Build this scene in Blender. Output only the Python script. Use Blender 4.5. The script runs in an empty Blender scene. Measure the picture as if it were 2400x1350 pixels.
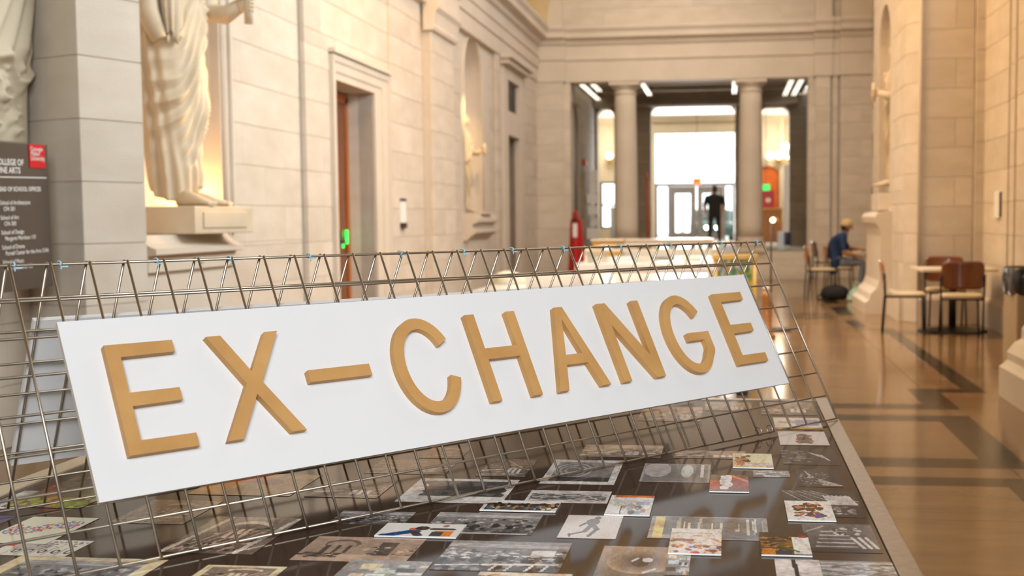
import bpy, bmesh, math, random
import numpy as np
from mathutils import Vector, Matrix

SC = bpy.context.scene
COL = SC.collection
rnd = random.Random(7)

# ------------------------------------------------------------------ camera
cam_d = bpy.data.cameras.new('camera')
cam = bpy.data.objects.new('camera', cam_d)
COL.objects.link(cam)
cam_d.sensor_width = 36.0
cam_d.lens = 2815.0 / 2400.0 * 36.0
cam_d.shift_x = -150.0 / 2400.0
cam_d.shift_y = 25.0 / 2400.0
cam_d.clip_start = 0.05
cam_d.clip_end = 300
R = Vector((0.99200994, 0.12587191, -0.00851663)).normalized()
FW = Vector((-0.1261597, 0.98974699, -0.06696734)).normalized()
UP = R.cross(FW).normalized()
FW = UP.cross(R).normalized()
cam.matrix_world = Matrix(((R.x, UP.x, -FW.x, 0.0), (R.y, UP.y, -FW.y, 0.0), (R.z, UP.z, -FW.z, 1.36), (0, 0, 0, 1)))
cam_d.dof.use_dof = True
cam_d.dof.focus_distance = 2.75
cam_d.dof.aperture_fstop = 4.3
SC.camera = cam

# ------------------------------------------------------------------ sky, lights, exposure
world = bpy.data.worlds.new('world')
SC.world = world
world.use_nodes = True
bg = world.node_tree.nodes['Background']
bg.inputs[0].default_value = (0.93, 0.97, 1.0, 1)
bg.inputs[1].default_value = 3.0
SC.view_settings.view_transform = 'Standard'
SC.view_settings.look = 'None'
SC.view_settings.gamma = 1.0
SC.view_settings.use_curve_mapping = False
SC.view_settings.exposure = 0.0
SC.cycles.use_denoising = True
SC.cycles.max_bounces = 8
SC.cycles.diffuse_bounces = 4
SC.cycles.sample_clamp_indirect = 8.0


def area(name, loc, target, sx, sy, power, color, spread=180):
    d = bpy.data.lights.new(name, 'AREA')
    d.shape = 'RECTANGLE'
    d.size, d.size_y, d.energy, d.color = sx, sy, power, color
    d.spread = math.radians(spread)
    o = bpy.data.objects.new(name, d)
    COL.objects.link(o)
    o.location = loc
    v = Vector(target) - Vector(loc)
    o.rotation_euler = v.to_track_quat('-Z', 'Y').to_euler()
    return o


def spot(name, loc, target, power, color, angle, radius=0.05, blend=0.6):
    d = bpy.data.lights.new(name, 'SPOT')
    d.energy, d.color, d.spot_size, d.spot_blend, d.shadow_soft_size = power, color, math.radians(angle), blend, radius
    o = bpy.data.objects.new(name, d)
    COL.objects.link(o)
    o.location = loc
    v = Vector(target) - Vector(loc)
    o.rotation_euler = v.to_track_quat('-Z', 'Y').to_euler()
    return o


# unseen cool area lights added for the left wall, warm ones for the right
area('side_fill', (2.5, 10.0, 5.6), (-4.6, 11.0, 3.0), 9.0, 2.6, 500, (0.90, 0.98, 1.0), 135)  # unseen light added for the left wall; no window is built here
area('side_fill_far', (1.6, 19.6, 7.5), (-4.4, 20.4, 2.0), 6.0, 2.0, 260, (0.95, 0.97, 1.0))  # unseen light added for the far left wall
area('rear_fill', (1.6, -3.5, 4.2), (-0.6, 4.0, 0.9), 4.0, 3.0, 174, (0.93, 0.97, 1.0), 90)  # unseen fill added behind the camera for the sign and table
area('warm_fill', (-2.2, 14.0, 7.4), (2.6, 16.0, 1.8), 2.0, 6.0, 560, (1.0, 0.60, 0.27))  # unseen warm light added to tint the right wall
spot('floor_pool_spot', (0.9, 9.4, 7.6), (1.35, 8.7, 0), 260, (1.0, 0.74, 0.44), 28, 0.3, 1.0)  # unseen spot added to make a pool of light on the floor
area('end_wall_fill', (-0.8, 22.5, 7.9), (-1.8, 27.5, 3.4), 3.0, 1.5, 48, (1.0, 0.86, 0.68), 100)  # unseen area light aimed at the end wall
area('vestibule_light', (-0.9, 29.6, 4.35), (-0.9, 29.6, 0.5), 4.0, 2.5, 16, (1.0, 0.86, 0.66))
area('table_fill', (-0.9, 15.0, 8.2), (-0.9, 15.2, 0), 2.0, 6.0, 150, (1.0, 0.95, 0.86), 70)  # unseen light added to whiten the exhibit tables
area('lobby_light', (-0.8, 36.0, 4.7), (-0.8, 36.0, 0.5), 6.5, 5.0, 480, (1.0, 0.90, 0.74))
area('door_daylight', (-1.1, 39.2, 3.0), (-1.0, 24.0, 0.4), 2.4, 2.2, 440, (1.0, 0.97, 0.92))
spot('statue_spot', (-2.5, 10.9, 2.5), (-4.2, 9.05, 2.15), 420, (1.0, 0.56, 0.18), 40, 0.05)
d_ = bpy.data.lights.new('niche_lamp', 'POINT')
d_.energy, d_.color, d_.shadow_soft_size = 17, (1.0, 0.52, 0.16), .05
o_ = bpy.data.objects.new('niche_lamp', d_)
COL.objects.link(o_)
o_.location = (-4.66, 10.0, 1.56)
for x_ in (1.62, -3.9):
    d_ = bpy.data.lights.new('globe_lamp', 'POINT')
    d_.energy, d_.color, d_.shadow_soft_size = 50, (1.0, 0.88, 0.68), .12
    o_ = bpy.data.objects.new('globe_lamp', d_)
    COL.objects.link(o_)
    o_.location = (x_, 39.0, 3.75)
spot('niche_spot', (-3.7, 19.3, 3.5), (-4.5, 20.1, 2.9), 90, (1.0, 0.66, 0.3), 60, 0.05)


# ------------------------------------------------------------------ materials
def mat(name, color, rough=0.6, metal=0.0, spec=0.5, emit=None, estr=0.0, coat=0.0, trans=0.0, alpha=1.0):
    m = bpy.data.materials.new(name)
    m.use_nodes = True
    b = m.node_tree.nodes['Principled BSDF']
    b.inputs['Base Color'].default_value = (*color, 1)
    b.inputs['Roughness'].default_value = rough
    b.inputs['Metallic'].default_value = metal
    b.inputs['Specular IOR Level'].default_value = spec
    b.inputs['Coat Weight'].default_value = coat
    b.inputs['Coat Roughness'].default_value = 0.04
    b.inputs['Transmission Weight'].default_value = trans
    b.inputs['Alpha'].default_value = alpha
    if emit:
        b.inputs['Emission Color'].default_value = (*emit, 1)
        b.inputs['Emission Strength'].default_value = estr
    return m


def vary(m, c1, c2, scale=3.0, detail=5.0, rand=0.0, stretch=(1, 1, 1), bump=0.0, bscale=None, lo=0.3, hi=0.7, coords='Object'):
    """noise mix between two colours, a per-object shift and fine relief"""
    nt = m.node_tree
    N, Lk = nt.nodes, nt.links
    b = N['Principled BSDF']
    tc = N.new('ShaderNodeTexCoord')
    mp = N.new('ShaderNodeMapping')
    mp.inputs['Scale'].default_value = stretch
    Lk.new(tc.outputs[coords], mp.inputs[0])
    vec = mp.outputs[0]
    if rand:
        oi = N.new('ShaderNodeObjectInfo')
        ad = N.new('ShaderNodeVectorMath')
        ad.operation = 'MULTIPLY_ADD'
        cb = N.new('ShaderNodeCombineXYZ')
        for i in range(3):
            Lk.new(oi.outputs['Random'], cb.inputs[i])
        Lk.new(cb.outputs[0], ad.inputs[0])
        ad.inputs[1].default_value = (37.0, 91.0, 53.0)
        Lk.new(vec, ad.inputs[2])
        vec = ad.outputs[0]
    no = N.new('ShaderNodeTexNoise')
    no.inputs['Scale'].default_value = scale
    no.inputs['Detail'].default_value = detail
    Lk.new(vec, no.inputs['Vector'])
    mr = N.new('ShaderNodeMapRange')
    mr.inputs[1].default_value, mr.inputs[2].default_value = lo, hi
    Lk.new(no.outputs[0], mr.inputs[0])
    mx = N.new('ShaderNodeMix')
    mx.data_type = 'RGBA'
    mx.inputs[6].default_value = (*c1, 1)
    mx.inputs[7].default_value = (*c2, 1)
    Lk.new(mr.outputs[0], mx.inputs[0])
    out = mx.outputs[2]
    if rand:
        hs = N.new('ShaderNodeHueSaturation')
        mr2 = N.new('ShaderNodeMapRange')
        mr2.inputs[3].default_value, mr2.inputs[4].default_value = 1 - rand, 1 + rand
        Lk.new(oi.outputs['Random'], mr2.inputs[0])
        Lk.new(mr2.outputs[0], hs.inputs['Value'])
        Lk.new(out, hs.inputs['Color'])
        out = hs.outputs[0]
    Lk.new(out, b.inputs['Base Color'])
    if bump:
        n2 = N.new('ShaderNodeTexNoise')
        n2.inputs['Scale'].default_value = bscale or scale * 8
        n2.inputs['Detail'].default_value = 3
        Lk.new(vec, n2.inputs['Vector'])
        bp = N.new('ShaderNodeBump')
        bp.inputs['Strength'].default_value = bump
        bp.inputs['Distance'].default_value = 0.01
        Lk.new(n2.outputs[0], bp.inputs['Height'])
        Lk.new(bp.outputs[0], b.inputs['Normal'])
    return m


M = {}
M['stone'] = vary(mat('limestone', (.6, .5, .38), .75, spec=.3), (.66, .595, .51), (.58, .51, .42), 2.2, 6, rand=.05, stretch=(1, 1, 2.2), bump=.15, bscale=40)
M['stone_smooth'] = vary(mat('limestone_moulding', (.62, .52, .4), .7, spec=.3), (.66, .59, .50), (.60, .53, .44), 1.6, 5)
M['joint'] = vary(mat('mortar', (.4, .32, .24), .9), (.62, .55, .47), (.57, .50, .42), 8)
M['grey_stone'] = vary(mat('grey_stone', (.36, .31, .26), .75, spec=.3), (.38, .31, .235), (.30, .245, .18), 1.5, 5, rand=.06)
M['statue'] = vary(mat('plaster_cast', (.72, .62, .48), .6, spec=.35), (.66, .56, .42), (.58, .48, .34), 4, 5, bump=.1, bscale=60)
M['plaster'] = vary(mat('cream_plaster', (.78, .7, .55), .7, spec=.3), (.66, .585, .45), (.60, .52, .39), 3, 5)
M['ochre'] = vary(mat('ochre_vault', (.62, .45, .2), .75), (.66, .52, .29), (.58, .44, .22), 1.5, 4)
M['floor_tan'] = vary(mat('tan_marble', (.42, .29, .16), .12, spec=.27), (.25, .148, .068), (.18, .104, .046), 1.8, 6, rand=.05, stretch=(1, 3, 1))
M['floor_dark'] = vary(mat('green_brown_marble', (.06, .045, .025), .14, spec=.16), (.040, .031, .016), (.016, .013, .007), 6, 8)
M['steel'] = mat('galvanised_wire', (.52, .455, .37), .38, .95)
M['rail'] = vary(mat('brushed_aluminium_rail', (.42, .38, .31), .42, .85), (.36, .32, .26), (.30, .265, .21), 60, 3)
M['white_board'] = vary(mat('white_gloss_board', (.8, .8, .8), .35, spec=.4), (.76, .76, .765), (.745, .745, .75), 3)
M['board_edge'] = vary(mat('birch_ply_edge', (.62, .52, .38), .6), (.70, .62, .50), (.58, .48, .36), 60, 3, stretch=(1, 1, 8))
M['mdf'] = vary(mat('tan_mdf', (.5, .27, .08), .55, spec=.35), (.59, .33, .118), (.48, .255, .082), 9, 7, bump=.08, bscale=120)
M['zip'] = mat('pale_blue_zip_tie', (.38, .62, .72), .35)
M['print_dark'] = vary(mat('dark_brown_print', (.075, .05, .036), .08, spec=.16), (.075, .047, .031), (.056, .035, .024), 2.0, 4)
M['sign_grey'] = vary(mat('dark_grey_panel', (.085, .068, .055), .38), (.095, .076, .062), (.075, .06, .049), 2)
M['red'] = mat('red_square', (.66, .004, .012), .4)
M['white'] = mat('white_paint', (.85, .85, .83), .45)
M['white_gloss'] = mat('glossy_white_laminate', (.82, .81, .78), .12, spec=.7)
M['white_ink'] = mat('white_lettering', (.82, .8, .76), .5)
M['wood_door'] = vary(mat('orange_brown_door', (.33, .085, .006), .35, coat=.3), (.20, .048, .004), (.14, .030, .0025), 3, 6, stretch=(6, 6, .5))
M['wood_frame'] = vary(mat('orange_door_frame', (.5, .16, .012), .35, coat=.3), (.42, .125, .010), (.31, .08, .006), 3, 6, stretch=(6, 6, .5))
M['chair_wood'] = vary(mat('cherry_plywood', (.34, .13, .03), .35, coat=.35), (.20, .062, .012), (.13, .036, .007), 3, 6, stretch=(6, 1, 1))
M['chair_wood_light'] = vary(mat('honey_plywood', (.44, .19, .045), .35, coat=.35), (.42, .17, .035), (.33, .12, .022), 3, 6, stretch=(6, 1, 1))
M['vinyl'] = vary(mat('cream_vinyl', (.62, .5, .3), .5), (.64, .52, .32), (.58, .46, .27), 4)
M['black'] = mat('black_metal', (.012, .010, .010), .4)
M['black_soft'] = vary(mat('black_fabric', (.012, .011, .012), .85), (.008, .0075, .008), (.005, .005, .0055), 20)
M['laminate'] = vary(mat('cream_laminate', (.7, .62, .46), .35), (.72, .64, .48), (.67, .58, .43), 6)
M['yellow_wood'] = vary(mat('yellow_pine', (.72, .42, .09), .4), (.76, .46, .11), (.64, .36, .07), 3, 6, stretch=(1, 1, 6))
M['glass'] = mat('clear_glass', (.95, .98, .97), .02, trans=1.0, spec=.5)
M['glass'].node_tree.nodes['Principled BSDF'].inputs['IOR'].default_value = 1.08
M['door_grey'] = vary(mat('grey_door_frame', (.25, .24, .24), .45), (.27, .26, .26), (.22, .21, .21), 3)
M['dark_metal'] = mat('dark_bronze', (.06, .045, .035), .4, .6)
M['skin'] = vary(mat('skin', (.45, .2, .1), .5), (.47, .22, .11), (.41, .17, .08), 8)
M['navy'] = vary(mat('navy_cotton', (.012, .05, .15), .8), (.008, .038, .125), (.005, .024, .08), 10)
M['jeans'] = vary(mat('faded_denim', (.18, .21, .27), .85), (.21, .24, .31), (.14, .165, .22), 9)
M['cap'] = vary(mat('khaki_cap', (.62, .47, .22), .8), (.64, .49, .24), (.55, .41, .18), 12)
M['hair'] = mat('dark_hair', (.012, .009, .007), .6)
M['mint'] = vary(mat('mint_plastic_bag', (.42, .62, .52), .35), (.46, .66, .56), (.36, .55, .46), 10)
M['beige_bin'] = vary(mat('beige_bin_panel', (.44, .34, .21), .5), (.46, .36, .225), (.41, .31, .19), 5)
M['bag_black'] = mat('black_bin_liner', (.015, .014, .015), .22, spec=.6)
M['fire_red'] = vary(mat('fire_red', (.55, .008, .008), .35), (.58, .010, .010), (.46, .006, .006), 3)
M['tube'] = mat('fluorescent_tube', (.9, .88, .8), .4, emit=(1, .93, .78), estr=1.6)
M['fixture'] = mat('light_fixture_white', (.7, .68, .62), .5)
M['globe'] = mat('lit_globe', (1, .95, .85), .4, emit=(1, .86, .6), estr=3.5)
M['bulb'] = mat('lit_bulb', (1, .9, .7), .4, emit=(1, .76, .4), estr=6.0)
M['brass'] = mat('brass', (.62, .38, .12), .3, .9)
M['exit_orange'] = mat('lit_orange_sign', (.9, .25, .03), .4, emit=(1, .20, .01), estr=.9)
M['exit_green'] = mat('lit_green_sign', (.05, .6, .12), .4, emit=(.06, .75, .16), estr=1.0)
M['green_glow'] = mat('green_reflection', (.0, .8, .1), .4, emit=(.02, 1, .1), estr=2.2)  # glow stands in for a reflection, not a lamp
M['orange_arch'] = vary(mat('orange_arch', (.62, .13, .012), .5), (.66, .15, .015), (.54, .10, .01), 3)
M['poster_red'] = mat('red_poster', (.42, .03, .05), .5)
M['paper'] = vary(mat('pinned_paper', (.66, .64, .6), .7), (.7, .68, .64), (.6, .58, .54), 5)
M['blue_dark'] = mat('dark_blue_plastic', (.02, .035, .1), .4)
M['blue_white'] = mat('bluish_white_plastic', (.62, .7, .8), .4)
M['car'] = mat('dark_green_car_paint', (.012, .05, .03), .25, coat=.6)
M['headlight'] = mat('lit_headlight', (1, 1, .9), .3, emit=(.9, 1, .85), estr=6.0)
M['asphalt'] = vary(mat('pale_pavement', (.5, .49, .47), .9), (.54, .53, .51), (.45, .44, .42), 3)
M['vent'] = mat('dark_vent_and_arch_shade', (.07, .055, .045), .5)  # vent back, and shade painted into the arched recess
M['fabric_flower'] = mat('floral_fabric', (.2, .4, .15), .8)
M['photo'] = None


def vcol_mat(name, rough, coat):
    m = mat(name, (.5, .5, .5), rough, spec=.17, coat=coat)
    n = m.node_tree.nodes.new('ShaderNodeVertexColor')
    n.layer_name = 'ink'
    m.node_tree.links.new(n.outputs[0], m.node_tree.nodes['Principled BSDF'].inputs['Base Color'])
    return m


M['photo'] = vcol_mat('photo_print', .09, 0.0)
M['print_matte'] = vcol_mat('printed_cloth', .8, 0.0)


# ------------------------------------------------------------------ mesh helpers
class MB:
    def __init__(s):
        s.v, s.f, s.m, s.s = [], [], [], []

    def add(s, verts, faces, mi=0, smooth=False):
        o = len(s.v)
        s.v += [tuple(x) for x in verts]
        for f in faces:
            s.f.append(tuple(i + o for i in f))
            s.m.append(mi)
            s.s.append(smooth)
        return s

    def box(s, c, d, mi=0, rot=None, bev=0.0):
        hx, hy, hz = d[0] / 2, d[1] / 2, d[2] / 2
        c = Vector(c)
        if bev <= 0:
            P = [Vector((x, y, z)) for x in (-hx, hx) for y in (-hy, hy) for z in (-hz, hz)]
            F = [(0, 1, 3, 2), (4, 6, 7, 5), (0, 4, 5, 1), (2, 3, 7, 6), (0, 2, 6, 4), (1, 5, 7, 3)]
        else:
            b = min(bev, hx * .9, hy * .9, hz * .9)
            bm = bmesh.new()
            bmesh.ops.create_cube(bm, size=1)
            for v in bm.verts:
                v.co = Vector((v.co.x * d[0], v.co.y * d[1], v.co.z * d[2]))
            bmesh.ops.bevel(bm, geom=list(bm.edges), offset=b, segments=2, profile=.7, affect='EDGES')
            bm.verts.index_update()
            P = [v.co.copy() for v in bm.verts]
            F = [tuple(v.index for v in f.verts) for f in bm.faces]
            bm.free()
        if rot is not None:
            P = [rot @ p for p in P]
        return s.add([c + p for p in P], F, mi)

    def tube(s, pts, r, n=8, mi=0, caps=True, closed=False):
        pts = [Vector(p) for p in pts]
        rs = r if isinstance(r, (list, tuple)) else [r] * len(pts)
        rings = []
        prev = None
        for i, p in enumerate(pts):
            a = pts[i - 1] if i > 0 else (pts[-1] if closed else pts[0])
            b = pts[i + 1] if i < len(pts) - 1 else (pts[0] if closed else pts[-1])
            t = (b - a).normalized()
            if prev is None:
                u = t.orthogonal().normalized()
            else:
                u = (prev - t * prev.dot(t)).normalized()
            prev = u
            w = t.cross(u)
            rings.append([p + (u * math.cos(2 * math.pi * k / n) + w * math.sin(2 * math.pi * k / n)) * rs[i] for k in range(n)])
        return s.rings(rings, mi, caps, closed)

    def rings(s, rings, mi=0, caps=True, closed=False, smooth=True, wrap=True):
        n = len(rings[0])
        V = [p for r in rings for p in r]
        F = []
        m = len(rings)
        for i in range(m if closed else m - 1):
            j = (i + 1) % m
            for k in range(n if wrap else n - 1):
                l = (k + 1) % n
                F.append((i * n + k, i * n + l, j * n + l, j * n + k))
        s.add(V, F, mi, smooth)
        if caps and not closed and wrap:
            o = len(s.v) - len(V)
            s.f.append(tuple(o + k for k in reversed(range(n))))
            s.f.append(tuple(o + (m - 1) * n + k for k in range(n)))
            s.m += [mi, mi]
            s.s += [False, False]
        return s

    def lathe(s, prof, c=(0, 0, 0), n=24, mi=0, caps=True):
        c = Vector(c)
        return s.rings([[c + Vector((r * math.cos(2 * math.pi * k / n), r * math.sin(2 * math.pi * k / n), z)) for k in range(n)] for r, z in prof], mi, caps)

    def ball(s, c, r, n=12, m=8, mi=0, sc=(1, 1, 1)):
        c = Vector(c)
        pr = [(math.sin(math.pi * i / m), -math.cos(math.pi * i / m)) for i in range(m + 1)]
        pr[0] = (.001, -1)
        pr[-1] = (.001, 1)
        return s.rings([[c + Vector((a * math.cos(2 * math.pi * k / n) * sc[0], a * math.sin(2 * math.pi * k / n) * sc[1], z * sc[2])) * r for k in range(n)] for a, z in pr], mi)

    def prism(s, poly, fn, d0, d1, mi=0, side_skip=(), mi_side=None):
        """poly: 2-D outline; fn(a, b, d) -> point"""
        n = len(poly)
        V = [fn(a, b, d0) for a, b in poly] + [fn(a, b, d1) for a, b in poly]
        F = [tuple(reversed(range(n))), tuple(range(n, 2 * n))]
        s.add(V, F, mi)
        o = len(s.v) - 2 * n
        for k in range(n):
            if k in side_skip:
                continue
            l = (k + 1) % n
            s.f.append((o + k, o + l, o + n + l, o + n + k))
            s.m.append(mi if mi_side is None else mi_side)
            s.s.append(False)
        return s

    def mesh(s, name, mats):
        me = bpy.data.meshes.new(name)
        me.from_pydata(s.v, [], s.f)
        for m_ in (mats if isinstance(mats, (list, tuple)) else [mats]):
            me.materials.append(m_)
        me.polygons.foreach_set('material_index', s.m)
        me.polygons.foreach_set('use_smooth', s.s)
        bm = bmesh.new()
        bm.from_mesh(me)
        bmesh.ops.recalc_face_normals(bm, faces=bm.faces)
        bm.to_mesh(me)
        bm.free()
        me.update()
        return me

    def build(s, name, mats, parent=None, loc=None):
        return link(name, s.mesh(name, mats), parent, loc)


def link(name, me, parent=None, loc=None):
    o = bpy.data.objects.new(name, me)
    COL.objects.link(o)
    if parent is not None:
        o.parent = parent
    if loc is not None:
        o.location = loc
    return o


def thing(name, label, cat, loc=(0, 0, 0), rz=0.0, group=None):
    o = bpy.data.objects.new(name, None)
    o.empty_display_size = .1
    COL.objects.link(o)
    o.location = loc
    o.rotation_euler = (0, 0, rz)
    return tag(o, label, cat, group)


def tag(o, label, cat, group=None):
    o['label'] = label
    o['category'] = cat
    if group:
        o['group'] = group
    return o


def struct(o, label=None, cat=None):
    o['kind'] = 'structure'
    if label:
        o['label'] = label
    if cat:
        o['category'] = cat
    return o


def sempty(name, label, cat, loc=(0, 0, 0), rz=0):
    o = bpy.data.objects.new(name, None)
    COL.objects.link(o)
    o.location = loc
    o.rotation_euler = (0, 0, rz)
    return struct(o, label, cat)


def kids(o):
    return [c for c in o.children]


def copy_tree(o, parent=None):
    c = o.copy()
    COL.objects.link(c)
    if parent is not None:
        c.parent = parent
    for ch in kids(o):
        copy_tree(ch, c)
    return c


# ashlar walls: a backing of plain rectangles and single chamfered blocks in front of it
BLK = {}


def block_mesh(w, h, d, mname):
    k = (round(w, 2), round(h, 2), round(d, 3), mname)
    if k in BLK:
        return BLK[k]
    w, h = k[0], k[1]
    c = .0015
    P = [(-w / 2, 0, -h / 2), (w / 2, 0, -h / 2), (w / 2, 0, h / 2), (-w / 2, 0, h / 2)]
    Q = [(x, -d + c, z) for x, _, z in P]
    T = [(x - math.copysign(c, x), -d, z - math.copysign(c, z)) for x, _, z in P]
    mb = MB().add(P + Q + T, [(0, 1, 5, 4), (1, 2, 6, 5), (2, 3, 7, 6), (3, 0, 4, 7), (4, 5, 9, 8), (5, 6, 10, 9), (6, 7, 11, 10), (7, 4, 8, 11), (8, 9, 10, 11), (3, 2, 1, 0)])
    BLK[k] = mb.mesh('stone_block', M[mname])
    return BLK[k]


def rect_minus(u0, u1, z0, z1, holes):
    zs = sorted({z0, z1} | {min(max(h[2], z0), z1) for h in holes} | {min(max(h[3], z0), z1) for h in holes})
    out = []
    for a, b in zip(zs, zs[1:]):
        if b - a < 1e-4:
            continue
        cuts = sorted((max(h[0], u0), min(h[1], u1)) for h in holes if h[2] < b - 1e-4 and h[3] > a + 1e-4 and h[0] < u1 and h[1] > u0)
        p = u0
        for c0, c1 in cuts:
            if c0 - p > 1e-4:
                out.append((p, c0, a, b))
            p = max(p, c1)
        if u1 - p > 1e-4:
            out.append((p, u1, a, b))
    return out


def ashlar(parent, o, u, u0, u1, z0, z1, holes=(), ch=.376, bl=1.05, d=.05, m='stone', back=.12, phase=0.0, joint='joint'):
    """o: origin on the wall's face plane, u: unit direction along it (to the viewer's right); the wall's outside is u x z"""
    o, u = Vector(o), Vector(u).normalized()
    n = u.cross(Vector((0, 0, 1)))          # out of the wall, to the viewer
    rz = math.atan2(u.y, u.x)
    mb = MB()
    rot = Matrix.Rotation(rz, 3, 'Z')
    for a, b, c, e in rect_minus(u0, u1, z0, z1, holes):
        mid = o + u * ((a + b) / 2) - n * (.005 + (back + d) / 2) + Vector((0, 0, (c + e) / 2))
        mb.box(mid, (b - a - .016, back + d - .005, e - c), rot=rot)
    mb.build('wall_core', M[joint], parent)
    row = 0
    z = z0
    while z < z1 - .05:
        zt = min(z + ch, z1)
        if z1 - zt < .12:
            zt = z1
        off = (phase + (row % 2) * .5) * bl
        us = [u0]
        p = u0 + off
        while p < u1 - .02:
            if p > u0 + .2:
                us.append(p)
            p += bl
        if u1 - us[-1] < .2 and len(us) > 1:
            us.pop()
        us.append(u1)
        for a, b in zip(us, us[1:]):
            for r in rect_minus(a, b, z, zt, holes):
                w, h = r[1] - r[0] - .0014, r[3] - r[2] - .0014
                if w < .04 or h < .03:
                    continue
                ob = link('stone_block', block_mesh(w, h, d, m), parent)
                ob.location = o + u * ((r[0] + r[1]) / 2) - n * d + Vector((0, 0, (r[2] + r[3]) / 2))
                ob.rotation_euler = (0, 0, rz)
        z = zt
        row += 1


def profile_run(prof, p0, p1, out, mi=0, mb=None):
    """extrude a closed (out, z) profile from p0 to p1; out = horizontal direction away from the wall"""
    p0, p1, out = Vector(p0), Vector(p1), Vector(out).normalized()
    mb = mb or MB()
    n = len(prof)
    V = [p0 + out * a + Vector((0, 0, z)) for a, z in prof] + [p1 + out * a + Vector((0, 0, z)) for a, z in prof]
    F = [tuple(range(n)), tuple(range(2 * n - 1, n - 1, -1))]
    F += [(k, (k + 1) % n, n + (k + 1) % n, n + k) for k in range(n)]
    return mb.add(V, F, mi)


TRIM = [0]


def trim(mb, label, m='stone_smooth', cat='trim'):
    TRIM[0] += 1
    o = mb.build('trim_%d' % TRIM[0], M[m])
    return struct(o, label, cat)


def text_mesh(s, size, extrude=0.0, align='LEFT', bold=0.0, sx=1.0):
    cu = bpy.data.curves.new('lettering', 'FONT')
    cu.body = s
    cu.size = size
    cu.extrude = extrude
    cu.align_x = align
    cu.offset = bold
    cu.space_character = 1.0
    cu.resolution_u = 3
    o = bpy.data.objects.new('lettering', cu)
    COL.objects.link(o)
    bpy.context.view_layer.update()
    me = bpy.data.meshes.new_from_object(o.evaluated_get(bpy.context.evaluated_depsgraph_get()))
    bpy.data.objects.remove(o)
    bpy.data.curves.remove(cu)
    if sx != 1.0:
        for v in me.vertices:
            v.co.x *= sx
    return me


def lettering(s, size, frame, m, parent, name='lettering', **k):
    """frame: 4x4 matrix, text x -> reading direction, y -> up, z -> out of the surface (in the parent's space)"""
    me = text_mesh(s, size, **k)
    me.materials.clear()
    me.materials.append(m)
    o = link(name, me, parent)
    o.matrix_local = frame
    return o

# ================================================================== FLOOR
floor = MB().box((-.6, 10.8, -.06), (8.6, 33.4, .08)).build('floor', M['joint'])
struct(floor, 'polished tan marble floor with dark green inlaid bands', 'floor')
slab = MB().box((0, 0, -.01), (.896, .896, .02)).mesh('floor_slab', M['floor_tan'])
for i in range(9):
    for j in range(27):
        o = link('floor_slab', slab, floor)
        o.location = (-4.35 + .9 * i, 3.2 + .9 * j, 0)
near = MB().box((-.6, -1.6, -.011), (8.6, 8.6, .02)).build('floor_slab', M['floor_tan'], floor)
BAND = {}


def band(x0, x1, y0, y1):
    k = (round(x1 - x0, 3), round(y1 - y0, 3))
    if k not in BAND:
        BAND[k] = MB().box((0, 0, -.0047), (k[0], k[1], .010)).mesh('floor_band', M['floor_dark'])
    o = link('floor_band', BAND[k], floor)
    o.location = ((x0 + x1) / 2, (y0 + y1) / 2, 0)


for a, b in ((6.15, 6.35), (6.6, 6.85), (8.09, 8.33), (8.6, 8.83), (16.2, 16.42), (16.75, 16.97), (19.6, 19.8), (20.2, 20.4)):
    band(-3.35, 1.385, a, b)
for sx in (1, -1):
    def bx(x0, x1, y0, y1):
        if sx > 0:
            band(x0, x1, y0, y1)
        else:
            band(-1.8 - x1, -1.8 - x0, y0, y1)
    bx(1.385, 1.61, 2.2, 6.35)
    bx(1.385, 1.61, 6.6, 8.33)
    bx(1.385, 1.61, 8.6, 9.63)
    bx(1.61, 1.8, 9.43, 9.63)
    bx(1.80, 1.96, 9.43, 14.75)
    bx(1.5, 1.8, 14.6, 14.75)
    bx(1.5, 1.68, 14.9, 15.9)
    bx(1.5, 1.72, 16.75, 18.3)
    bx(1.5, 1.72, 19.0, 20.4)

# ================================================================== LEFT WALL
XL = -4.45
wl = sempty('wall_left', 'cream limestone wall of large blocks with niches and doors', 'wall')
YU = (0, 1, 0)          # reading direction along the left wall
# niche one behind the near statue, section A
NI1 = (8.05, 10.32, 1.16, 4.5)
ashlar(wl, (XL, 0, 0), YU, 7.0, 12.2, 0, 4.52, [NI1])
D1 = (13.14, 14.64, 0, 2.93)
FR1 = (12.97, 15.22, 0, 3.22)
ashlar(wl, (XL + .065, 0, 0), YU, 12.2, 15.3, 0, 4.52, [FR1], back=.19)
ashlar(wl, (XL + .10, 0, 0), YU, 15.3, 16.95, 0, 4.52, [], back=.22)
ashlar(wl, (XL + .24, 0, 0), YU, 16.95, 18.35, 0, 4.52, [], back=.36, bl=1.4)
NI2 = (19.35, 21.75, 1.36, 4.62)
ashlar(wl, (XL + .10, 0, 0), YU, 18.35, 22.15, 0, 4.52, [NI2], back=.22)
FR2 = (22.65, 24.95, 0, 4.3)
ashlar(wl, (XL + .17, 0, 0), YU, 22.15, 27.0, 0, 4.52, [FR2], back=.28)
# strip of plain wall above 4.5 m is hidden by the entablature
ENT = [(-.35, 4.43), (.03, 4.43), (.03, 4.72), (.06, 4.72), (.06, 4.93), (.09, 4.95), (.04, 4.99), (.03, 5.2), (.10, 5.24), (.13, 5.33), (.27, 5.36), (.27, 5.48), (.33, 5.56), (.33, 5.62), (-.35, 5.62)]
OUTX = (1, 0, 0)
mb = MB()
profile_run(ENT, (XL + .17, 6.9, 0), (XL + .17, 27.0, 0), OUTX, mb=mb)
profile_run(ENT, (XL + .3, 16.9, .002), (XL + .3, 18.4, .002), OUTX, mb=mb)
trim(mb, 'stone entablature and cornice running along the left wall')
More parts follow.
